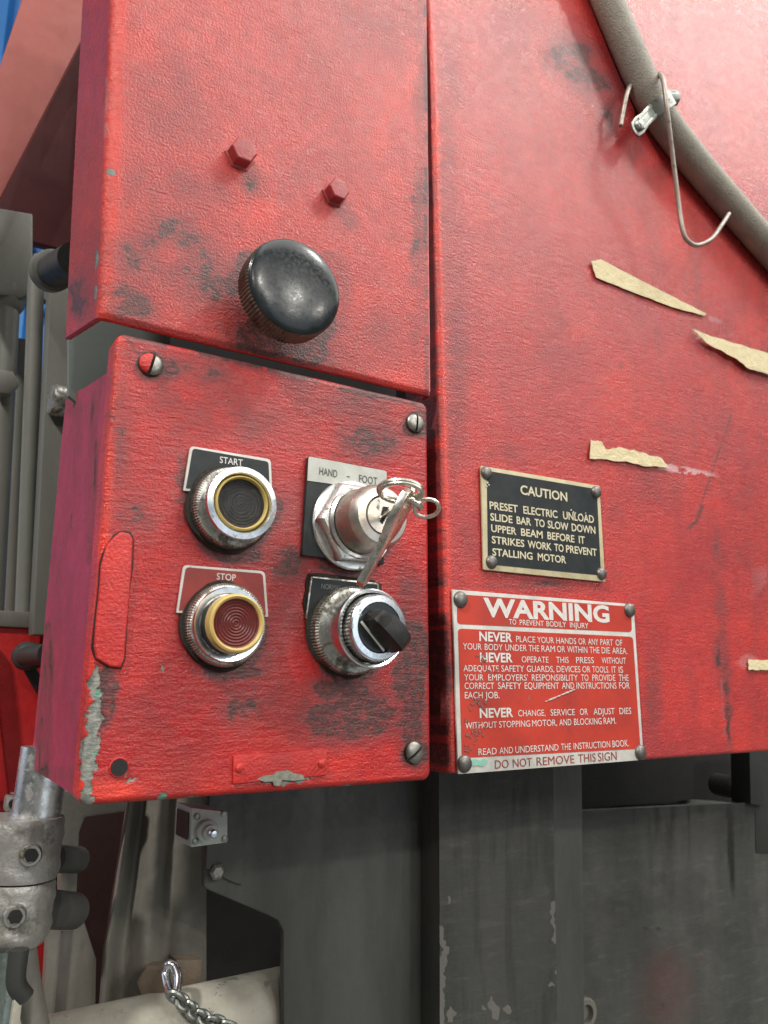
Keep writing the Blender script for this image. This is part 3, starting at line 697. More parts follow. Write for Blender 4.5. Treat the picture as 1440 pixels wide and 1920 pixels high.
X += .0004 * sm(.4, .55, chp) * (-nx)
grid_mesh('front_plate', X, Yf, Z, np.stack([gr, chp, br, 0 * gr], -1), M_box, cb)
# side wall of the box
xs = BX0 + .0016
sd = [PX(197, 688, xs), PX(119, 752, xs), PX(58, 1440, xs), PX(133, 1478, xs)]
sd = [Vector((xs, v.y, v.z)) for v in sd]
sd = [Vector((xs, .004, BZ1 - .006)), Vector((xs, .020, BZ1 - .012))] + [sd[1], sd[2], Vector((xs, .004, sd[3].z - .002))]
vq, uq = np.meshgrid(np.linspace(0, 1, 260), np.linspace(0, 1, 120), indexing='ij')
ya = .004 + (sd[3].y - .004) * uq
zt_ = np.interp(ya, [.004, .020, sd[2].y, sd[3].y + .001], [sd[0].z, sd[1].z, sd[2].z, sd[2].z]); zb_ = np.interp(ya, [.004, sd[3].y], [sd[4].z, sd[3].z])
za_ = zb_ + (zt_ - zb_) * vq; xa_ = xs + .0007 * (fbm(ya * 60, za_ * 9, 3, 1) - .5) + 0 * ya
px, py = proj(xa_, ya, za_)
wn = fbm(px / 10, py / 70, 4, 3); wf = fbm(px / 5, py / 30, 4, 6)
gr = .9 * seg(px, py, [(188, 670), (176, 800), (172, 960), (166, 1050)], 8) * (wn * 1.3) + .9 * seg(px, py, [(88, 1180), (86, 1300), (78, 1460)], 14) * (wf * 1.5) + .9 * seg(px, py, [(134, 965), (132, 990)], 2) + .3 * sm(.5, .7, wn) + .4 * blob(px, py, 110, 1450, 70, 16) + .4 * blob(px, py, 130, 765, 30, 20)
grid_mesh('side_wall', xa_, ya, za_, np.stack([gr, 0 * gr, 0 * gr, .25 * sm(.5, .8, wf)], -1), M_side_lit, cb)
d_ = sd[3].y
MB().prism([(xs + .003, .004, BZ0 + .004), (BX1 - .004, .004, BZ0 + .004), (BX1 - .004, d_, BZ0 + .004), (xs + .003, d_, BZ0 + .004)], (0, 0, .002)).build('bottom_wall', M_side, cb)
MB().prism([(xs + .003, .016, BZ1 - .014), (BX1 - .004, .016, BZ1 - .014), (BX1 - .004, d_, BZ1 - .030), (xs + .003, d_, BZ1 - .030)], (0, 0, .002)).build('top_wall', M_greyplate, cb)
MB().prism([(BX1 - .006, .003, BZ0 + .005), (BX1 - .006, .003, BZ1 - .010), (BX1 - .006, d_, BZ1 - .030), (BX1 - .006, d_, BZ0 + .005)], (.003, 0, 0)).build('side_wall', M_side, cb)
# fixing screws with slots
def slot_screw(c, r, ang, parent, mat, mat2=None):
    for sgn in (1, -1):
        lay = [(1, 0), (1, .0010), (.88, .0017), (.6, .0022), (.25, .0024)]
        vs = []; fs = []; n = 15
        for q, h in lay:
            for i in range(n):
                a = math.pi * i / (n - 1)
                u = (math.cos(a)) * r * q; v = (math.sin(a) * r * q + r * .13)
                u2 = u * math.cos(ang) - v * sgn * math.sin(ang); v2 = u * math.sin(ang) + v * sgn * math.cos(ang)
                vs.append(c + Vector((u2, -h, v2)))
        for j in range(len(lay) - 1):
            for i in range(n):
                m_ = (i + 1) % n; fs.append((j * n + i, j * n + m_, (j + 1) * n + m_, (j + 1) * n + i))
        fs.append(tuple(range((len(lay) - 1) * n, len(lay) * n)))
        MB().add(vs, fs).build('head_half', mat2 if (mat2 and sgn > 0) else mat, parent)
    MB().lathe(c, (0, -1, 0), [(r * 1.15, -.0006), (r * 1.15, .0003), (r * .9, .0008)], 24).build('head_seat', M_grease, parent)
def screw_part(x, y, ang, m2=None):
    c = P(x, y, -.0004)
    e = bpy.data.objects.new('slotted_screw', None); COL.objects.link(e); e.parent = cb; e.location = c - wloc(cb)
    slot_screw(c, .0047, ang, e, M_steel, m2)
screw_part(283, 684, 1.35, M_redtab); screw_part(778, 794, 1.5); screw_part(776, 1411, .65)
MB().lathe(P(223, 1439, 0), (0, -1, 0), [(.0040, -.001), (.0039, .0004), (.0036, .0006), (.0032, .0004)], 24).build('hole_rim', M_redtab, cb)
MB().lathe(P(223, 1439, 0), (0, -1, 0), [(.0033, 0), (.0033, .00075)], 20).build('empty_screw_hole', M_dark, cb)
# raised weathered tab by the left edge
def tabshape(jit, gx=0):
    pts = [(214, 1006), (228, 997), (243, 1000), (249, 1012), (247, 1060), (243, 1120), (238, 1180), (234, 1235), (226, 1252), (206, 1250), (180, 1236), (176, 1212), (180, 1170), (187, 1100), (190, 1060), (196, 1040), (202, 1022)]
    return [(x + random.uniform(-jit, jit) + gx, y + random.uniform(-jit, jit)) for x, y in pts]
MB().prism([P(x, y, -.0004) for x, y in [((a - 212) * 1.07 + 211, (b_ - 1125) * 1.02 + 1125) for a, b_ in tabshape(2.2)]], (0, .001, 0)).build('tab_crack_bed', M_maroon, cb, .0003)  # dark red-brown bed that shows as a crack around the tab
MB().prism([P(x, y, -.0022) for x, y in tabshape(1.0)], (0, .002, 0)).build('raised_tab', M_redtab, cb, .0016, 60, 4)
# painted over nameplate with two rivets
MB().prism([P(x, y, -.0011) for x, y in ((438, 1417), (613, 1405), (614, 1453), (437, 1470))], (0, .002, 0)).build('painted_nameplate', M_box if False else M_redtab, cb, .0004)
for x, y in ((448, 1440), (603, 1431)):
    MB().lathe(P(x, y, -.001), (0, -1, 0), [(.0019, 0), (.0018, .0007), (.001, .0012), (.0002, .0013)], 14).build('nameplate_rivet', M_redtab, cb)

MB().prism([P(x, y, -.0013) for x, y in ((482, 1461), (494, 1455), (512, 1452), (520, 1447), (540, 1444), (552, 1450), (568, 1453), (571, 1461), (552, 1464), (530, 1462), (524, 1474), (514, 1473), (512, 1465), (496, 1466))], (0, .0004, 0)).build('bare_patch', paint('bare_primer', (.30, .30, .24), .5, (.15, .17, .15), 500, .5), cb)
# ================================================================== lettering
_cap = {}
def glyphs(txt, off=0.0):
    cu = bpy.data.curves.new('t', 'FONT'); cu.body = txt; cu.size = 1; cu.offset = off; cu.resolution_u = 3
    ob = bpy.data.objects.new('t', cu); COL.objects.link(ob)
    dg = bpy.context.evaluated_depsgraph_get(); me = bpy.data.meshes.new_from_object(ob.evaluated_get(dg))
    v = [tuple(q.co) for q in me.vertices]; f = [tuple(p.vertices) for p in me.polygons]
    bpy.data.objects.remove(ob); bpy.data.curves.remove(cu); bpy.data.meshes.remove(me)
    return v, f
def cap():
    if 'c' not in _cap: v, f = glyphs('H'); _cap['c'] = max(q[1] for q in v)
    return _cap['c']
def word(b, txt, A, B, h, Y, off=0.012, up=None):
    """baseline ends A,B and cap height h in picture pixels, on the plane y=Y"""
    v, f = glyphs(txt, off); x0 = min(q[0] for q in v); x1 = max(q[0] for q in v); c = cap()
    ux, uy = up or (-.02, -1)
    a = P(*A, Y); bb = P(*B, Y); u = P(A[0] + ux * h, A[1] + uy * h, Y) - a
    u = Vector((-(bb - a).z, 0, (bb - a).x)).normalized() * u.length
    b.add([a + (bb - a) * ((q[0] - x0) / (x1 - x0)) + u * (q[1] / c) for q in v], [tuple(p) for p in f])
def line(b, zo, z, words, p0, p1, h, Y, off=.012):
    """words: (text,x0,x1) in zoomed coordinates along the line p0-p1"""
    for w, x0, x1 in words:
        ya = p0[1] + (p1[1] - p0[1]) * (x0 - p0[0]) / (p1[0] - p0[0]); yb = p0[1] + (p1[1] - p0[1]) * (x1 - p0[0]) / (p1[0] - p0[0])
        word(b, w, (zo[0] + x0 / z, zo[1] + ya / z), (zo[0] + x1 / z, zo[1] + yb / z), h / z, Y, off)
def flatmesh(b, name, mat, parent):
    off = wloc(parent); me = bpy.data.meshes.new(name); me.from_pydata([tuple(Vector(v) - off) for v in b.v], [], b.f)
    return link(name, me, mat, parent)

# ================================================================== push buttons
def legend(parent, pts, Y, mat, border, w):
    """plate with a proud pale border line along its upper three sides"""
    MB().prism([P(x, y, Y) for x, y in pts], (0, .0015, 0)).build('legend_plate', mat, parent, .0003)
def rounded(pts, r, n=5):
    out = []; N = len(pts)
    for i, p in enumerate(pts):
        p = Vector(p); a = Vector(pts[i - 1]); c = Vector(pts[(i + 1) % N])
        rr = r[i] if isinstance(r, (list, tuple)) else r
        if rr <= 0: out.append((p.x, p.y)); continue
        u = (a - p).normalized() * rr; w = (c - p).normalized() * rr
        for k_ in range(n + 1):
            t = k_ / n; q = p + u * (1 - t) ** 2 + w * t ** 2; out.append((q.x, q.y))
    return out
def inset(pts, d):
    c = Vector((sum(p[0] for p in pts) / len(pts), sum(p[1] for p in pts) / len(pts))); res = []
    for p in pts:
        v = Vector(p) - c; res.append((p[0] - math.copysign(d, v.x), p[1] - math.copysign(d, v.y)))
    return res
def legend_plate(parent, q, r, mat, bmat, bw, words, tmat, toff=.01, Y=-.0016):
    """q: TL TR BR BL in pixels"""
    # dirty gap of old paint around the plate
    MB().prism([P(x, y, Y + .0010) for x, y in [(a + random.uniform(-1.5, 1.5), b_ + random.uniform(-1.5, 1.5)) for a, b_ in rounded(inset(q, -3.5), 7)]], (0, .0015, 0)).build('plate_bed', M_grease, parent)
    MB().prism([P(x, y, Y) for x, y in rounded(q, r)], (0, .0012, 0)).build('legend_plate', bmat, parent, .0002)
    MB().prism([P(x, y, Y - .00012) for x, y in rounded(inset(q, bw), [max(.1, v - 2) for v in r] if isinstance(r, list) else r * .6)], (0, .0003, 0)).build('legend_field', mat, parent)
    b = MB()
    for w, A, B, h in words: word(b, w, A, B, h, Y - .0003, toff)
    flatmesh(b, 'lettering', tmat, parent)
def z5(x, y, o): return (o[0] + x / 5.143, o[1] + y / 5.143)

def mmr(px_r, cx, cy, Y): return (P(cx + px_r, cy, Y) - P(cx - px_r, cy, Y)).length / 2

HS = 1.36
st = thing('start_button', 'round black push button in a yellow and chrome ring under the word START', 'push button', P(430, 958, 0), 'push buttons of the control box')
o1 = (300, 800)
legend_plate(st, [(357, 836), (508, 861), (511, 932), (344, 920)], [8, 8, 2, 2], M_blkplate, M_white, 4.6,
             [('START', z5(575, 348, o1), z5(797, 380, o1), 62 / 5.143)], M_ink, .008)
c = P(454, 943, -.0166); c = Vector((c.x, -.0008, c.z))
rc_ = mmr(65.5, 454, 943, -.0166)
MB().lathe(c, (0, -1, 0), [(rc_ * 1.20, -.001), (rc_ * 1.24, 0), (rc_ * 1.22, .0012)], 40, lambda q, i, j, a: q * (1 + .02 * math.sin(5 * a) + random.uniform(-.015, .015))).build('gasket', M_grease, st)
MB().lathe(c, (0, -1, 0), [(rc_ * 1.12, 0), (rc_ * 1.14, .0008), (rc_ * 1.14, .0042), (rc_ * 1.10, .0052), (rc_ * .96, .0056)], 190, knurl(190, .025)).build('knurled_nut', M_chromed, st, ang=20)
MB().lathe(c, (0, -1, 0), [(rc_ * .93, .005), (rc_ * .91, .0075), (rc_ * .95, .0095), (rc_, .0105), (rc_ * 1.0, .0116), (rc_ * .985, .0121), (rc_ * .83, .0124), (rc_ * .80, .0120), (rc_ * .785, .0108), (rc_ * .78, .005)], 72, capend=False).build('chrome_bezel', M_chrome, st)
ry = rc_ * .765
MB().lathe(c, (0, -1, 0), [(ry, .004), (ry, .0108), (ry * .975, .0118), (ry * .93, .0122), (ry * .89, .0118), (ry * .87, .0106)], 64, capend=False).build('yellow_ring', M_brass, st)
def grooves(r, h, n, depth, wob=0):
    pr_ = [(r, h - .003), (r, h)]
    for i in range(n * 4, 0, -1):
        q = r * i / (n * 4) * .98; pr_.append((q, h - depth * (.5 - .5 * math.cos(i / 4 * 2 * math.pi))))
    return pr_ + [(r * .02, h)]
MB().lathe(c, (0, -1, 0), grooves(ry * .875, .0108, 7, .00022), 64, lambda q, i, j, a: q * (1 + .03 * math.sin(2 * a + j * .3) + random.uniform(-.02, .02) * (j > 2))).build('button_cap', M_blackrub, st, ang=60)

sp_ = thing('stop_button', 'proud round dull red push button in a yellow ring under the word STOP', 'push button', P(418, 1173, 0), 'push buttons of the control box')
o2 = (300, 1030)
legend_plate(sp_, [(344, 1059), (497, 1071), (503, 1157), (331, 1149)], [9, 9, 2, 2], M_redplate, M_chrome if False else M_white, 4.4,
             [('STOP', z5(545, 290, o2), z5(730, 305, o2), 62 / 5.143)], M_ink, .006)
c = P(429, 1171, -.0080); c = Vector((c.x, -.0008, c.z)); rc_ = mmr(67, 429, 1171, -.008)
MB().lathe(c, (0, -1, 0), [(rc_ * 1.17, -.001), (rc_ * 1.20, 0), (rc_ * 1.18, .0012)], 40, lambda q, i, j, a: q * (1 + .025 * math.sin(4 * a + 1) + random.uniform(-.015, .015))).build('gasket', M_grease, sp_)
MB().lathe(c, (0, -1, 0), [(rc_ * 1.09, 0), (rc_ * 1.12, .0008), (rc_ * 1.12, .0040), (rc_ * 1.06, .0050), (rc_ * .99, .0052)], 190, knurl(190, .025)).build('knurled_nut', M_chromed, sp_, ang=20)
MB().lathe(c, (0, -1, 0), [(rc_ * 1.0, .0045), (rc_ * 1.0, .0056), (rc_ * .97, .0062), (rc_ * .83, .0060), (rc_ * .81, .0052), (rc_ * .80, .002)], 72, capend=False).build('chrome_bezel', M_chrome, sp_)
ry = mmr(53, 441, 1172, -.0172)
MB().lathe(c, (0, -1, 0), [(ry, .001), (ry, .0095)], 64, capend=False).build('black_barrel', M_blackrub, sp_)
MB().lathe(c, (0, -1, 0), [(ry * 1.004, .0092), (ry * 1.004, .0114), (ry * .97, .0124), (ry * .90, .0127), (ry * .83, .0122), (ry * .82, .0112)], 64, capend=False).build('yellow_ring', M_brass, sp_)
MB().lathe(c, (0, -1, 0), grooves(ry * .83, .0114, 8, .00035), 64).build('button_cap', M_redbtn, sp_, ang=60)

# ------------------------------------------------------------------ key switch
HS = 1.42
ks = thing('key_switch', 'nickel key lock switch on a grey plate marked HAND - FOOT', 'key switch', P(655, 982, 0))
o3 = (540, 820)
def z4(x, y): return (o3[0] + x / 4.8, o3[1] + y / 4.8)
q = [(578.5, 855), (725.5, 883), (720, 1058.5), (567, 1041)]
MB().prism([P(x, y, -.0026) for x, y in rounded(q, [4, 4, 2, 2])], (0, .0024, 0)).build('legend_plate', M_blkplate, ks, .0003)
MB().prism([P(x, y, -.0029) for x, y in rounded([(579, 855.6), (725.2, 883.4), (724, 921), (576.5, 901)], [4, 4, .1, .1])], (0, .0004, 0)).build('legend_field', M_gplate, ks)
b = MB(); word(b, 'HAND', z4(282, 333), z4(443, 362), 66 / 4.8, -.0031, .0); word(b, '-', z4(530, 372), z4(556, 376), 60 / 4.8, -.0031, .0); word(b, 'FOOT', z4(640, 402), z4(803, 428), 66 / 4.8, -.0031, .0)
flatmesh(b, 'lettering', M_inkd, ks)
c = P(719, 966, -.0315); c = Vector((c.x, -.0026, c.z))
rw = mmr(73, 656, 982, 0)
MB().lathe(c, (0, -1, 0), [(rw, 0), (rw, .0012), (rw * .97, .0018), (rw * .6, .0018)], 56).build('washer', M_alum, ks)
MB().lathe(c, (0, -1, 0), [(rw * .97, .0018), (rw * .99, .0026), (rw * .97, .0048), (rw * .90, .0062)], 6).build('hex_nut', M_alum, ks, .0004, 30)
MB().lathe(c, (0, -1, 0), [(rw * .80, .0055), (rw * .79, .0072), (rw * .74, .0080), (rw * .72, .0078), (rw * .71, .006)], 64, capend=False).build('nut_lip', M_alum, ks)
rb = rw * .70
MB().lathe(c, (0, -1, 0), [(rb, .003), (rb, .0165), (rb * .985, .0172), (rb * .90, .0192), (rb * .84, .0200), (rb * .60, .0203), (rb * .585, .0198), (rb * .58, .012)], 64, capend=False).build('lock_barrel', M_satin, ks)
MB().lathe(c, (0, -1, 0), [(rb * .56, .01), (rb * .56, .0200), (rb * .54, .0204)], 48).build('key_core', M_satin, ks)
f0 = c + Vector((0, -.0206 * HS, 0))
MB().prism([f0 + Vector(v) for v in ((-.0004, 0, .0040), (.0030, 0, .0040), (.0016, 0, .0012), (.0022, 0, .0006), (-.0006, 0, -.0042), (-.0020, 0, -.0030), (-.0006, 0, -.0012), (-.0012, 0, 0))], (0, -.00015, 0)).build('keyway', M_dark, ks)

# keys
kr_ = thing('key_ring', 'bunch of small nickel keys on a split ring hanging from the key switch', 'keys', P(745, 935, -.04))
def key(p_bow, p_tip, wbow, wbl, th, widthdir, name='key', bowfrac=.42, teeth=True):
    """flat key: bow end and tip in world space"""
    p_bow = Vector(p_bow); p_tip = Vector(p_tip); L = (p_tip - p_bow); Ld = L.normalized(); ln = L.length
    wd = Vector(widthdir); wd = (wd - Ld * wd.dot(Ld)).normalized(); tn = Ld.cross(wd)
    bl = ln * bowfrac; pts = [(0, -wbow * .25), (bl * .12, -wbow * .46), (bl * .35, -wbow / 2), (bl * .75, -wbow / 2), (bl * .95, -wbow * .35), (bl, -wbl * .7), (bl * 1.12, -wbl * .7), (bl * 1.13, -wbl / 2)]
    pts += [(ln * .97, -wbl / 2), (ln, -wbl * .1)]
    if teeth:
        n = 6
        for i in range(n):
            a = ln * .96 - (ln * .96 - bl * 1.25) * i / n; pts += [(a, wbl * (.35 if i % 2 else .12)), (a - (ln - bl) * .07, wbl * (.35 if i % 2 else .5))]
    pts += [(bl * 1.13, wbl / 2), (bl, wbl * .7), (bl * .95, wbow * .35), (bl * .75, wbow / 2), (bl * .35, wbow / 2), (bl * .12, wbow * .46), (0, wbow * .25)]
    vs = [p_bow + Ld * u + wd * v - tn * th / 2 for u, v in pts]
    return MB().prism(vs, tn * th).build(name, M_key, kr_, .00025)
f1 = f0 + Vector((.0004, 0, 0))
# short key in the lock, its bow seen on edge
vd = Vector(R.T @ np.array([728 - 720, 960 - 960, F])).normalized()
key(P(768, 930, -.058), f0 + Vector((.0012, .004, 0)), .0130, .0050, .0019, (vd.x, vd.y, vd.z + .35), bowfrac=.45, teeth=False)
# long key hanging on edge
key(P(771, 921, -.060), P(675, 1100, -.046), .0165, .0066, .0033, (vd.x + .42, vd.y, vd.z), bowfrac=.48)
kv = (P(675, 1100, -.046) - P(771, 921, -.060)); kb0 = P(771, 921, -.060)
sx = Vector((.85, .35, .35)).normalized()
kq = kb0 + kv * .46
MB().box(kq, .0052, .0042, .0034, kv.to_track_quat('X', 'Z').to_matrix()).build('key_shoulder', M_key, kr_, .0004)
b = MB()
for i in range(9):
    b.box(kb0 + kv * (.56 + .044 * i) + sx * (.0019 + .0004 * (i % 2)), .0018 + .0006 * (i % 3), .0030, .0016, kv.to_track_quat('X', 'Z').to_matrix())
b.build('key_teeth', M_key, kr_, .0002)
cr = P(750, 919, -.058)
def ringpath(c_, r, u, w, turns=1.0, pitch=0):
    n = 16; nn = Vector(u).cross(Vector(w)); return [Vector(c_) + Vector(u) * r * math.cos(2 * math.pi * i / n) + Vector(w) * r * math.sin(2 * math.pi * i / n) for i in range(n)]
def ax(v): return Vector(v).normalized()
MB().tube(ringpath(cr, .0076, ax((1, -.25, -.35)), ax((.4, -1, .28))), .00115, 10, closed=True, steps=3).build('split_ring', M_key, kr_)
MB().tube(ringpath(cr + Vector((.0002, -.0004, -.0012)), .0075, ax((1, -.25, -.35)), ax((.4, -1, .28))), .0010, 10, closed=True, steps=3).build('split_ring', M_key, kr_)
MB().tube(ringpath(P(800, 953, -.058), .0050, ax((1, -.2, -.35)), ax((.2, -.9, .6))), .0009, 10, closed=True, steps=3).build('small_ring', M_key, kr_)
MB().tube([P(764, 934, -.058), P(782, 944, -.060), P(788, 952, -.058)], .0016, 12).build('pivot', M_key, kr_)

# ------------------------------------------------------------------ selector switch
se = thing('selector_switch', 'long chrome selector switch with a black pointer lever, below the key switch', 'selector switch', P(655, 1184, 0))
o4 = (540, 1050)
MB().prism([P(x, y, -.0006) for x, y in [(573, 1092), (578, 1076), (600, 1074), (700, 1088), (716, 1096), (714, 1130), (600, 1240), (580, 1215), (576, 1170), (568, 1130), (574, 1105)]], (0, .0014, 0)).build('plate_bed', M_grease, se)
legend_plate(se, [(583, 1080), (711, 1093), (711, 1160), (573, 1160)], [5, 7, 2, 2], M_blkplate, M_chromed, 3.2,
             [('NORMAL', z5(322, 275, o4), z5(512, 297, o4), 50 / 5.143), ('HOLD', z5(622, 302, o4), z5(780, 318, o4), 50 / 5.143)], M_inkf, .0)
c = P(698, 1178, -.0235); c = Vector((c.x, -.0008, c.z)); rs = mmr(62, 698, 1178, -.0235)
MB().lathe(c, (0, -1, 0), [(rs * 1.2, -.001), (rs * 1.24, 0), (rs * 1.2, .0012)], 40, lambda q, i, j, a: q * (1 + .03 * math.sin(3 * a + 2) + random.uniform(-.02, .02))).build('gasket', M_grease, se)
MB().lathe(c, (0, -1, 0), [(rs * 1.14, 0), (rs * 1.18, .0008), (rs * 1.18, .0044), (rs * 1.12, .0054), (rs * .97, .0056)], 180, knurl(180, .025)).build('knurled_nut', M_chromed, se, ang=20)
MB().lathe(c, (0, -1, 0), [(rs * .93, .004), (rs * .93, .0135), (rs * .97, .0140), (rs * 1.02, .0148), (rs * 1.02, .0162), (rs * .98, .0166), (rs * .92, .0164), (rs * .91, .013)], 72, capend=False).build('chrome_bezel', M_chrome, se)
rr = rs * .86
MB().lathe(c, (0, -1, 0), [(rr, .010), (rr * 1.0, .0185), (rr * .97, .0195)], 110, knurl(110, .025)).build('knurled_collar', M_chromed, se, ang=20)
MB().lathe(c, (0, -1, 0), [(rr * .97, .0193), (rr * .965, .0200), (rr * .93, .0204), (rr * .76, .0205), (rr * .74, .0195)], 72, capend=False).build('white_face_ring', M_chrome, se)
MB().lathe(c, (0, -1, 0), [(rr * .75, .018), (rr * .75, .0202), (rr * .72, .0206)], 48).build('black_disc', M_black, se)
# pointer lever: ridge across the disc, longer towards lower right
cf = c + Vector((0, -.0205 * HS, 0)); lk = 1.15
a_ = P(686, 1146, cf.y); e_ = P(748, 1225, cf.y)
Ld = (Vector((e_.x - a_.x, 0, e_.z - a_.z))).normalized(); Wd = Vector((-Ld.z, 0, Ld.x)) ; Ld = Vector(Ld)
cen = Vector((cf.x, cf.y, cf.z))
def LV(u, w, h): return cen + Ld * u + Wd * w + Vector((0, -h * lk, 0))
rl = rr * .63
sec = [(-rl * .98, .0012, .0005), (-rl * .75, .0042, .0060), (-rl * .2, .0056, .0098), (rl * .4, .0056, .0105), (rl * .95, .0050, .0100), (rl * 1.22, .0042, .0080), (rl * 1.26, .0036, .0030)]
vs = []; fs = []
for u, w, h in sec:
    b0 = 0 if u < rl * 1.0 else .0016
    vs += [LV(u, -w, b0), LV(u, -w * .75, h), LV(u, w * .75, h), LV(u, w, b0)]
for i in range(len(sec) - 1):
    for j in range(4): fs.append((i * 4 + j, i * 4 + (j + 1) % 4, (i + 1) * 4 + (j + 1) % 4, (i + 1) * 4 + j))
fs += [(3, 2, 1, 0), tuple(range(len(vs) - 4, len(vs)))]
MB().add(vs, fs).build('pointer_lever', M_lever, se, .0005)
MB().prism([LV(-rl * .9, -.0063, .0003), LV(rl * .92, -.0063, .0003), LV(rl * .9, -.0051, .0003), LV(-rl * .9, -.0051, .0003)], (0, -.0004, 0)).build('pointer_line', M_gplate, se)

HS = 1.0
# ================================================================== RIGHT PANEL
rp = thing('side_panel', 'large red painted panel to the right with warning signs and tape scraps', 'panel', P(1150, 700, 0))
zt = 2.25 * k
Zs = np.arange(-.1358 * k + .003, zt, .0011)
r2 = .0030
ext = np.concatenate([-np.linspace(.03, 0, 14, endpoint=False) - r2 * math.pi / 2, -np.linspace(r2 * math.pi / 2, 0, 9, endpoint=False)])
Ss = np.concatenate([ext, np.arange(0, 1.35 * k, .0011)])
zl = np.concatenate([-.1358 * k + .003 - np.array([.012, .006, .0045, .0036, .0028, .0020, .0012, .0006]), Zs])
s, t = np.meshgrid(Ss, zl)
over = np.maximum(-.1358 * k + .003 - t, 0); thz = np.clip(over / .0020, 0, math.pi / 2)
Z = np.maximum(t, -.1358 * k + .003) - .0020 * np.sin(thz)
Yz = .0020 * (1 - np.cos(thz)) + np.maximum(over - .0020 * math.pi / 2, 0)
th = np.clip(-s / r2, 0, math.pi / 2)
left = .7525 * k - (Z + .1358 * k) * .0175
X = left + r2 - r2 * np.sin(th) + np.maximum(s, 0); Ys = r2 * (1 - np.cos(th)) + np.maximum(-s - r2 * math.pi / 2, 0) + Yz
px, py = proj(X, 0 * X, Z)
# top leans back a little: soft fold
fold = np.maximum(Z - (.98 + .22 * sm(.8, 1.3, X / k)) * k, 0)
lean = np.sqrt(fold ** 2 + .04 ** 2) - .04
hol = .0012 * (fbm(X * 10, Z * 10, 3, 2) - .5) + .00010 * (fbm(X * 100, Z * 380, 4, 6) - .5) + .00006 * (fbm(X * 420, Z * 700, 3, 1) - .5)
Yp = Ys + lean * .05 + hol * np.clip(s / .004, 0, 1)
wn = fbm(px / 60, py / 60, 5, 3); wf = fbm(px / 14, py / 14, 4, 6); wv = fbm(px / 22, py / 140, 4, 2)
gr = np.zeros_like(px)
for a in ((1090, 120, 130, 60, 35, .8, .75), (1010, 60, 90, 60, 30, .8, .4), (840, 350, 20, 220, 0, .8, .5), (860, 700, 24, 300, 0, .8, .4), (1350, 1150, 16, 190, -3, .7, .75), (1365, 1330, 10, 90, -3, .6, .7), (1240, 900, 70, 60, 0, .9, .3),
          (950, 850, 70, 24, 6, .8, .4), (880, 1000, 18, 80, 0, .8, .5), (1160, 1000, 26, 90, 0, .8, .45), (1225, 1300, 20, 130, 0, .8, .5), (1000, 1098, 160, 10, 2, .7, .6), (1040, 640, 120, 80, 0, .9, .2), (1300, 820, 90, 60, 0, .9, .25), (1420, 1000, 60, 200, 0, .9, .3), (850, 150, 30, 120, 0, .9, .3), (1140, 230, 30, 60, 10, .7, .5)):  # grime patches, plus the clamp's cast shadow painted beside it
    gr = np.maximum(gr, G(blob(px + 24 * (wf - .5), py + 24 * (wn - .5), *a[:6]) * a[6]))
gr += .14 * sm(.45, .7, wf) + .25 * sm(.52, .75, wv) * sm(1100, 1300, px)
gr += 1.1 * seg(px, py, [(1372, 778), (1350, 840), (1316, 940), (1312, 958)], 1.6) * (wf > .36) + 1.1 * seg(px, py, [(1316, 950), (1305, 978), (1290, 990)], 3.5) + .9 * seg(px, py, [(1163, 682), (1165, 688)], 3)
br = .9 * sm(.004, .0, s + .001) * sm(-.006, -.002, s) + .3 * sm(.5, .8, fbm(px / 90, py / 90, 3, 2)) + .3 * blob(px, py, 1240, 1300, 60, 90)
jag = (wf - .5) * 22
pale = .38 * blob(px + jag, py + jag, 1418, 1090, 30, 60, 20) * (.4 + wn) + .8 * blob(px + jag, py + jag * .5, 1270, 880, 100, 9, 10) * (wf > .42) + .45 * blob(px + jag, py, 1400, 1240, 34, 22, -12) + .5 * blob(px, py, 1340, 600, 22, 8, 25) + .6 * blob(px + jag, py + jag, 1310, 630, 14, 10, 0) + .35 * seg(px, py, [(1352, 1270), (1358, 1380)], 4) * (wf > .4)
pale += .5 * seg(px, py, [(1260, 130), (1300, 160)], 10) * 0
chp = 0 * px; gr += 1.0 * blob(px + jag, py + jag, 838, 1280, 12, 120, 0) + .9 * (1 - sm(0, 10, np.abs(px - (822 + (py - 700) * .03)))) * (wf > .4)
grid_mesh('front_sheet', X, Yp, Z, np.stack([gr, chp, br * .7, pale], -1), M_panel, rp)
# brown rusty strip in the gap, behind the edge
MB().prism([P(826, -200, .012), P(835, -200, .012), P(858, 1448, .012), P(843, 1448, .012)], (-.001, .05, 0)).build('hinge_strip', M_maroon, rp)

# ------------------------------------------------------------------ signs
def dome(b, c, r, h): b.lathe(c, (0, -1, 0), [(r, 0), (r * .98, h * .3), (r * .82, h * .7), (r * .5, h * .93), (r * .08, h)], 24)
cs = thing('caution_plate', 'black and brass riveted CAUTION plate about unload slide bar, above the WARNING sign', 'sign', P(1020, 980, 0))
Yc = -.0020
q = [(902, 873), (1124, 911), (1135, 1091), (907, 1068)]
MB().prism([P(x, y, Yc) for x, y in rounded(q, 2)], (0, .0012, 0)).build('brass_plate', M_gold, cs, .0002)
MB().prism([P(x, y, Yc - .00015) for x, y in [(913, 882.5), (1119, 917), (1127, 1079), (915, 1058)]], (0, .0004, 0)).build('black_field', M_blkplate, cs)
zo = (860, 850); b = MB(); Yt = Yc - .0003
line(b, zo, 4.5, [('CAUTION', 522, 918)], (522, 342), (918, 405), 74, Yt, .022)
line(b, zo, 4.5, [('PRESET', 262, 500), ('ELECTRIC', 547, 835), ('UNLOAD', 882, 1143)], (262, 468), (1143, 588), 62, Yt, .018)
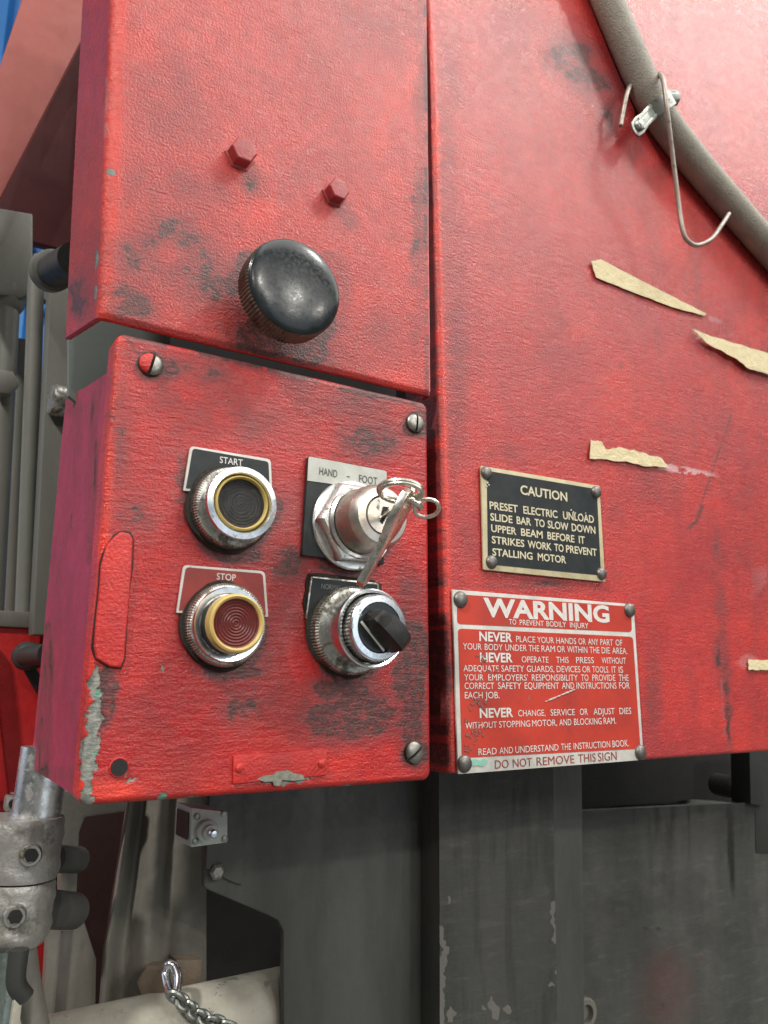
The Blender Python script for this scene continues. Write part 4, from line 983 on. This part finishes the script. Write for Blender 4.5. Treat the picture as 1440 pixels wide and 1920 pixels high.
line(b, zo, 4.5, [('SLIDE', 268, 455), ('BAR', 490, 612), ('TO', 643, 727), ('SLOW', 752, 928), ('DOWN', 955, 1155)], (268, 565), (1155, 680), 61, Yt, .018)
line(b, zo, 4.5, [('UPPER', 275, 488), ('BEAM', 527, 710), ('BEFORE', 750, 978), ('IT', 1015, 1066)], (275, 660), (1068, 764), 60, Yt, .018)
line(b, zo, 4.5, [('STRIKES', 280, 555), ('WORK', 583, 785), ('TO', 808, 887), ('PREVENT', 907, 1167)], (280, 757), (1167, 867), 60, Yt, .018)
line(b, zo, 4.5, [('STALLING', 285, 625), ('MOTOR', 668, 907)], (285, 860), (907, 928), 60, Yt, .018)
flatmesh(b, 'lettering', M_inkb, cs)
for x, y in ((911, 887), (1117, 923), (921, 1054), (1127, 1076)):
    b = MB(); dome(b, P(x, y, Yc), .0038, .0024); b.build('rivet', M_rivet, cs)
b = MB()
for x, y, r in ((914, 905, 2.5), (917, 909, 2), (913, 912, 1.6), (1071, 956, 2), (1075, 960, 1.6), (1079, 962, 1.8), (1090, 964, 1.4), (1098, 962, 1.2)):
    n = 7; b.prism([P(x + r * random.uniform(.4, 1.3) * math.cos(i * .9), y + r * random.uniform(.4, 1.3) * math.sin(i * .9), Yc - .00035 - .00002 * r) for i in range(n)], (0, .0002, 0))
o = b.build('scuff', M_white, cs); o['kind'] = 'stuff'

ws = thing('warning_sign', 'red and white riveted WARNING sign to prevent bodily injury, lowest on the right panel', 'sign', P(1030, 1280, 0))
zo = (820, 1090); z = 3.4286
def zz(x, y): return (zo[0] + x / z, zo[1] + y / z)
MB().prism([P(*zz(x, y), Yc) for x, y in rounded([(98, 52), (1262, 148), (1327, 1148), (135, 1240)], 6)], (0, .0012, 0)).build('white_plate', M_white, ws, .0002)
MB().prism([P(*zz(x, y), Yc - .00015) for x, y in rounded([(127, 82), (1246, 162), (1251, 327), (128, 274)], 26)], (0, .0004, 0)).build('red_header', M_signred, ws)
MB().prism([P(*zz(x, y), Yc - .00015) for x, y in rounded([(133, 303), (1258, 356), (1306, 1076), (158, 1136)], [26, 26, 8, 8])], (0, .0004, 0)).build('red_field', M_signred, ws)
b = MB()
line(b, zo, z, [('WARNING', 298, 1108)], (298, 222), (1108, 262), 112, Yt, .035)
line(b, zo, z, [('TO', 462, 508), ('PREVENT', 530, 685), ('BODILY', 702, 828), ('INJURY', 853, 972)], (462, 277), (972, 303), 34, Yt, .004)
def nev(x0, y0, x1, y1): line(b, zo, z, [('NEVER', x0, x1)], (x0, y0), (x1, y1), 58, Yt, .026)
nev(270, 382, 483, 390); nev(275, 517, 485, 520); nev(273, 877, 488, 870)
for ws_, p0, p1, h in (
    ((('PLACE', 507, 630), ('YOUR', 643, 750), ('HANDS', 765, 893), ('OR', 908, 955), ('ANY', 970, 1035), ('PART', 1048, 1130), ('OF', 1147, 1190)), (507, 390), (1190, 415), 39),
    ((('YOUR', 165, 285), ('BODY', 305, 420), ('UNDER', 437, 575), ('THE', 588, 655), ('RAM', 670, 757), ('OR', 770, 822), ('WITHIN', 835, 965), ('THE', 980, 1043), ('DIE', 1057, 1110), ('AREA.', 1125, 1222)), (165, 437), (1222, 468), 40),
    ((('OPERATE', 543, 715), ('THIS', 765, 845), ('PRESS', 893, 1007), ('WITHOUT', 1057, 1213)), (543, 521), (1213, 530), 39),
    ((('ADEQUATE', 168, 395), ('SAFETY', 412, 558), ('GUARDS,', 575, 752), ('DEVICES', 768, 920), ('OR', 933, 985), ('TOOLS.', 997, 1105), ('IT', 1122, 1150), ('IS', 1167, 1195)), (168, 578), (1200, 588), 40),
    ((('YOUR', 173, 297), ('EMPLOYERS\'', 328, 583), ('RESPONSIBILITY', 608, 903), ('TO', 925, 972), ('PROVIDE', 997, 1145), ('THE', 1167, 1230)), (173, 637), (1230, 640), 40),
    ((('CORRECT', 175, 365), ('SAFETY', 390, 540), ('EQUIPMENT', 562, 783), ('AND', 802, 880), ('INSTRUCTIONS', 895, 1152), ('FOR', 1170, 1237)), (175, 692), (1237, 690), 41),
    ((('EACH', 177, 292), ('JOB.', 308, 400)), (177, 753), (400, 752), 42),
    ((('CHANGE,', 520, 695), ('SERVICE', 728, 885), ('OR', 917, 968), ('ADJUST', 1005, 1140), ('DIES', 1172, 1247)), (520, 868), (1247, 852), 40),
    ((('WITHOUT', 180, 383), ('STOPPING', 397, 597), ('MOTOR,', 610, 770), ('AND', 785, 862), ('BLOCKING', 880, 1057), ('RAM.', 1070, 1150)), (180, 948), (1150, 915), 41),
    ((('READ', 265, 382), ('AND', 400, 487), ('UNDERSTAND', 502, 780), ('THE', 797, 860), ('INSTRUCTION', 877, 1112), ('BOOK.', 1127, 1232)), (265, 1118), (1232, 1060), 42)):
    line(b, zo, z, ws_, p0, p1, h, Yt, .0)
flatmesh(b, 'lettering', M_ink, ws)
b = MB(); line(b, zo, z, [('DO', 372, 460), ('NOT', 487, 610), ('REMOVE', 640, 882), ('THIS', 907, 1020), ('SIGN', 1035, 1155)], (372, 1205), (1155, 1148), 54, Yt + .0001, .0)
flatmesh(b, 'notice_lettering', M_inkr, ws)
for x, y in ((146, 118), (1232, 186), (172, 1172), (1302, 1100)):
    b = MB(); dome(b, P(*zz(x, y), Yc), .0044, .0026); b.build('rivet', M_rivet, ws)
b = MB()
for (cx, cy, rx, ry_, n) in ((260, 780, 60, 40, 26), (270, 980, 70, 60, 34), (270, 500, 40, 30, 12), (190, 890, 14, 20, 6), (190, 1080, 30, 30, 8), (330, 600, 40, 40, 6)):
    for i in range(n):
        x = cx + random.gauss(0, .5) * rx; y = cy + random.gauss(0, .5) * ry_; r = random.uniform(3, 11)
        b.prism([P(*zz(x + r * random.uniform(.5, 1.4) * math.cos(j), y + r * random.uniform(.5, 1.4) * math.sin(j)), Yc - .00031 - .000012 * r) for j in range(6)], (0, .0002, 0))
o = b.build('worn_patch', paint('worn_sign_red', (.24, .10, .085), .5, (.33, .05, .03), 300), ws); o['kind'] = 'stuff'
b = MB()
for i in range(18):
    t_ = i / 17; x = 700 + 180 * t_; y = 775 - 75 * t_
    r = random.uniform(2, 6); b.prism([P(*zz(x + 2 * r * math.cos(j + .3), y + r * math.sin(j) - 4), Yc - .00046 - .00001 * i) for j in range(6)], (0, .0002, 0))
o = b.build('scratch', M_white, ws); o['kind'] = 'stuff'
b = MB()
for (x, y, r) in ((240, 1165, 26), (280, 1172, 22), (300, 1158, 18)):
    b.prism([P(*zz(x + 1.5 * r * random.uniform(.8, 1.1) * math.cos(j * .8), y + r * random.uniform(.7, 1) * math.sin(j * .8)), Yc - .0002 - .00001 * r) for j in range(8)], (0, .0003, 0))
b.build('green_stain', paint('verdigris', (.22, .52, .40), .5, (.35, .55, .45), 200), ws)

# ------------------------------------------------------------------ tape scraps
def torn(pts, jit=1.2, n=6):
    out = []
    for i, p in enumerate(pts):
        q = pts[(i + 1) % len(pts)]
        for k_ in range(n):
            t_ = k_ / n; out.append((p[0] + (q[0] - p[0]) * t_ + (random.uniform(-jit, jit) if k_ else 0), p[1] + (q[1] - p[1]) * t_ + (random.uniform(-jit, jit) if k_ else 0)))
    return out
def tape(pts, label, jit=1.2, lift=.0004, Y=-.0014):
    pl = torn(pts, jit); cx = sum(p[0] for p in pl) / len(pl); cy = sum(p[1] for p in pl) / len(pl); base = P(cx, cy, Y)
    o = MB().prism([P(x, y, Y - random.uniform(0, lift)) for x, y in pl], (0, .0003, 0)).build('masking_tape', M_tape, None, loc=base)
    return tag(o, label, 'tape', 'scraps of masking tape on the right panel')
tape([(1108, 490), (1126, 486), (1230, 540), (1326, 588), (1320, 592), (1258, 575), (1180, 545), (1118, 520)], 'long tapering strip of masking tape highest on the right panel', .8)
tape([(1298, 617), (1340, 632), (1440, 662), (1500, 680), (1500, 712), (1440, 702), (1402, 690), (1380, 672), (1325, 643)], 'pale folded masking tape strip running off the right edge', 1.0, .0012, -.003)
tape([(1108, 824), (1126, 827), (1136, 842), (1160, 838), (1200, 848), (1236, 857), (1256, 878), (1200, 872), (1170, 865), (1106, 860)], 'torn wrinkled masking tape piece just above the CAUTION plate', 1.6, .0008)
tape([(1404, 1236), (1430, 1238), (1500, 1232), (1500, 1252), (1440, 1256), (1404, 1256)], 'small square end of masking tape low at the right edge', 1.0)

# ------------------------------------------------------------------ conduit, clamp and wire
cy_ = -.0135
cp_ = [(1052, -190), (1105, -80), (1151, 30), (1194, 130), (1232, 208), (1290, 288), (1365, 378), (1450, 476), (1560, 600)]
def on_panel(x, y, off):
    Y = off
    for _ in range(6):
        p = P(x, y, Y); f_ = max(p.z - (.98 + .22 * float(sm(.8, 1.3, p.x / k))) * k, 0)
        Y = off + (math.sqrt(f_ ** 2 + .04 ** 2) - .04) * .05
    return P(x, y, Y)
cd = MB().tube([on_panel(x, y, -.0108) for x, y in cp_], .0112, 32, steps=14).build('conduit', M_conduit, loc=P(1240, 220, cy_))
tag(cd, 'thick taupe round conduit bent down across the upper right of the panel', 'conduit')
cl = thing('pipe_clamp', 'shiny zinc strap clamp with a screw holding the conduit', 'clamp', P(1215, 215, -.01))
# strap around the pipe
pc = on_panel(1230, 203, -.0108); pd = (P(1262, 250, cy_) - P(1205, 150, cy_)).normalized()
uu = Vector((0, -1, 0)); ww = pd.cross(uu).normalized()
if ww.x > 0: ww = -ww                       # towards lower left
def strap(a0, a1, r, w, th, n=22):
    vs = []; fs = []
    for i in range(n):
        a = a0 + (a1 - a0) * i / (n - 1)
        for rr_ in (r, r + th):
            for hw in (-w / 2, w / 2): vs.append(pc + pd * hw + uu * (rr_ * math.cos(a)) + ww * (rr_ * math.sin(a)))
    for i in range(n - 1):
        A = i * 4; B = A + 4
        fs += [(A, A + 1, B + 1, B), (A + 2, B + 2, B + 3, A + 3), (A, B, B + 2, A + 2), (A + 1, A + 3, B + 3, B + 1)]
    return vs, fs
b = MB(); b.add(*strap(-1.5, 1.35, .0117, .011, .0012)); b.build('strap', M_zinc, cl, ang=50)
b = MB()
t0 = pc + ww * .0120 + uu * .003; t1_ = P(1190, 243, -.012)
tl = (t1_ - t0); tln = tl.normalized(); side = pd
vs = []
for u_, w_ in ((0, .0055), (.5, .0050), (.8, .0062), (1.05, .0055), (1.12, .002)):
    for sg in (-1, 1): vs.append(t0 + tl * u_ + side * w_ * sg)
quad = vs[0::2] + vs[1::2][::-1]
nrm = tln.cross(side).normalized()
if nrm.y > 0: nrm = -nrm
MB().prism(quad, nrm * .0016).build('tongue', M_zinc, cl, .0004)
MB().prism([v + nrm * .0014 for v in (t0 + side * .0045, t0 + tl * .75 + side * .0045, t0 + tl * .75 + side * .0025, t0 + side * .0025)], nrm * .0009).build('rib', M_zinc, cl, .0003)
MB().prism([v + nrm * .0014 for v in (t0 - side * .0045, t0 + tl * .75 - side * .0045, t0 + tl * .75 - side * .0025, t0 - side * .0025)], nrm * .0009).build('rib', M_zinc, cl, .0003)
b = MB(); sc_ = t0 + tl * .88 + nrm * .0015; b.lathe(sc_, nrm, [(.0042, 0), (.0042, .0012), (.0032, .0024), (.0012, .0029)], 18); b.build('screw', M_zinc, cl)
MB().lathe(P(1252, 186, -.012), (.9, -.3, .3), [(.0045, -.006), (.006, 0), (.006, .006), (.004, .0085), (.001, .009)], 8).build('hex_nut', M_zinc, cl, .0005)
wh = tag(MB().tube([P(1164, 236, -.010), P(1167, 218, -.010), P(1176, 175, -.012), P(1186, 158, -.006), P(1212, 148, -.004), P(1232, 138, -.014), P(1243, 150, -.030), P(1250, 200, -.033), P(1262, 300, -.026), P(1272, 380, -.022), P(1280, 432, -.022), P(1290, 452, -.022), P(1308, 460, -.022), P(1334, 448, -.022), P(1352, 424, -.022), P(1367, 401, -.022)], .0016, 12, steps=10).build('wire_hook', M_wire, loc=P(1250, 300, -.025)),
         'bent grey wire hook looped over the conduit with its end curled up', 'wire')
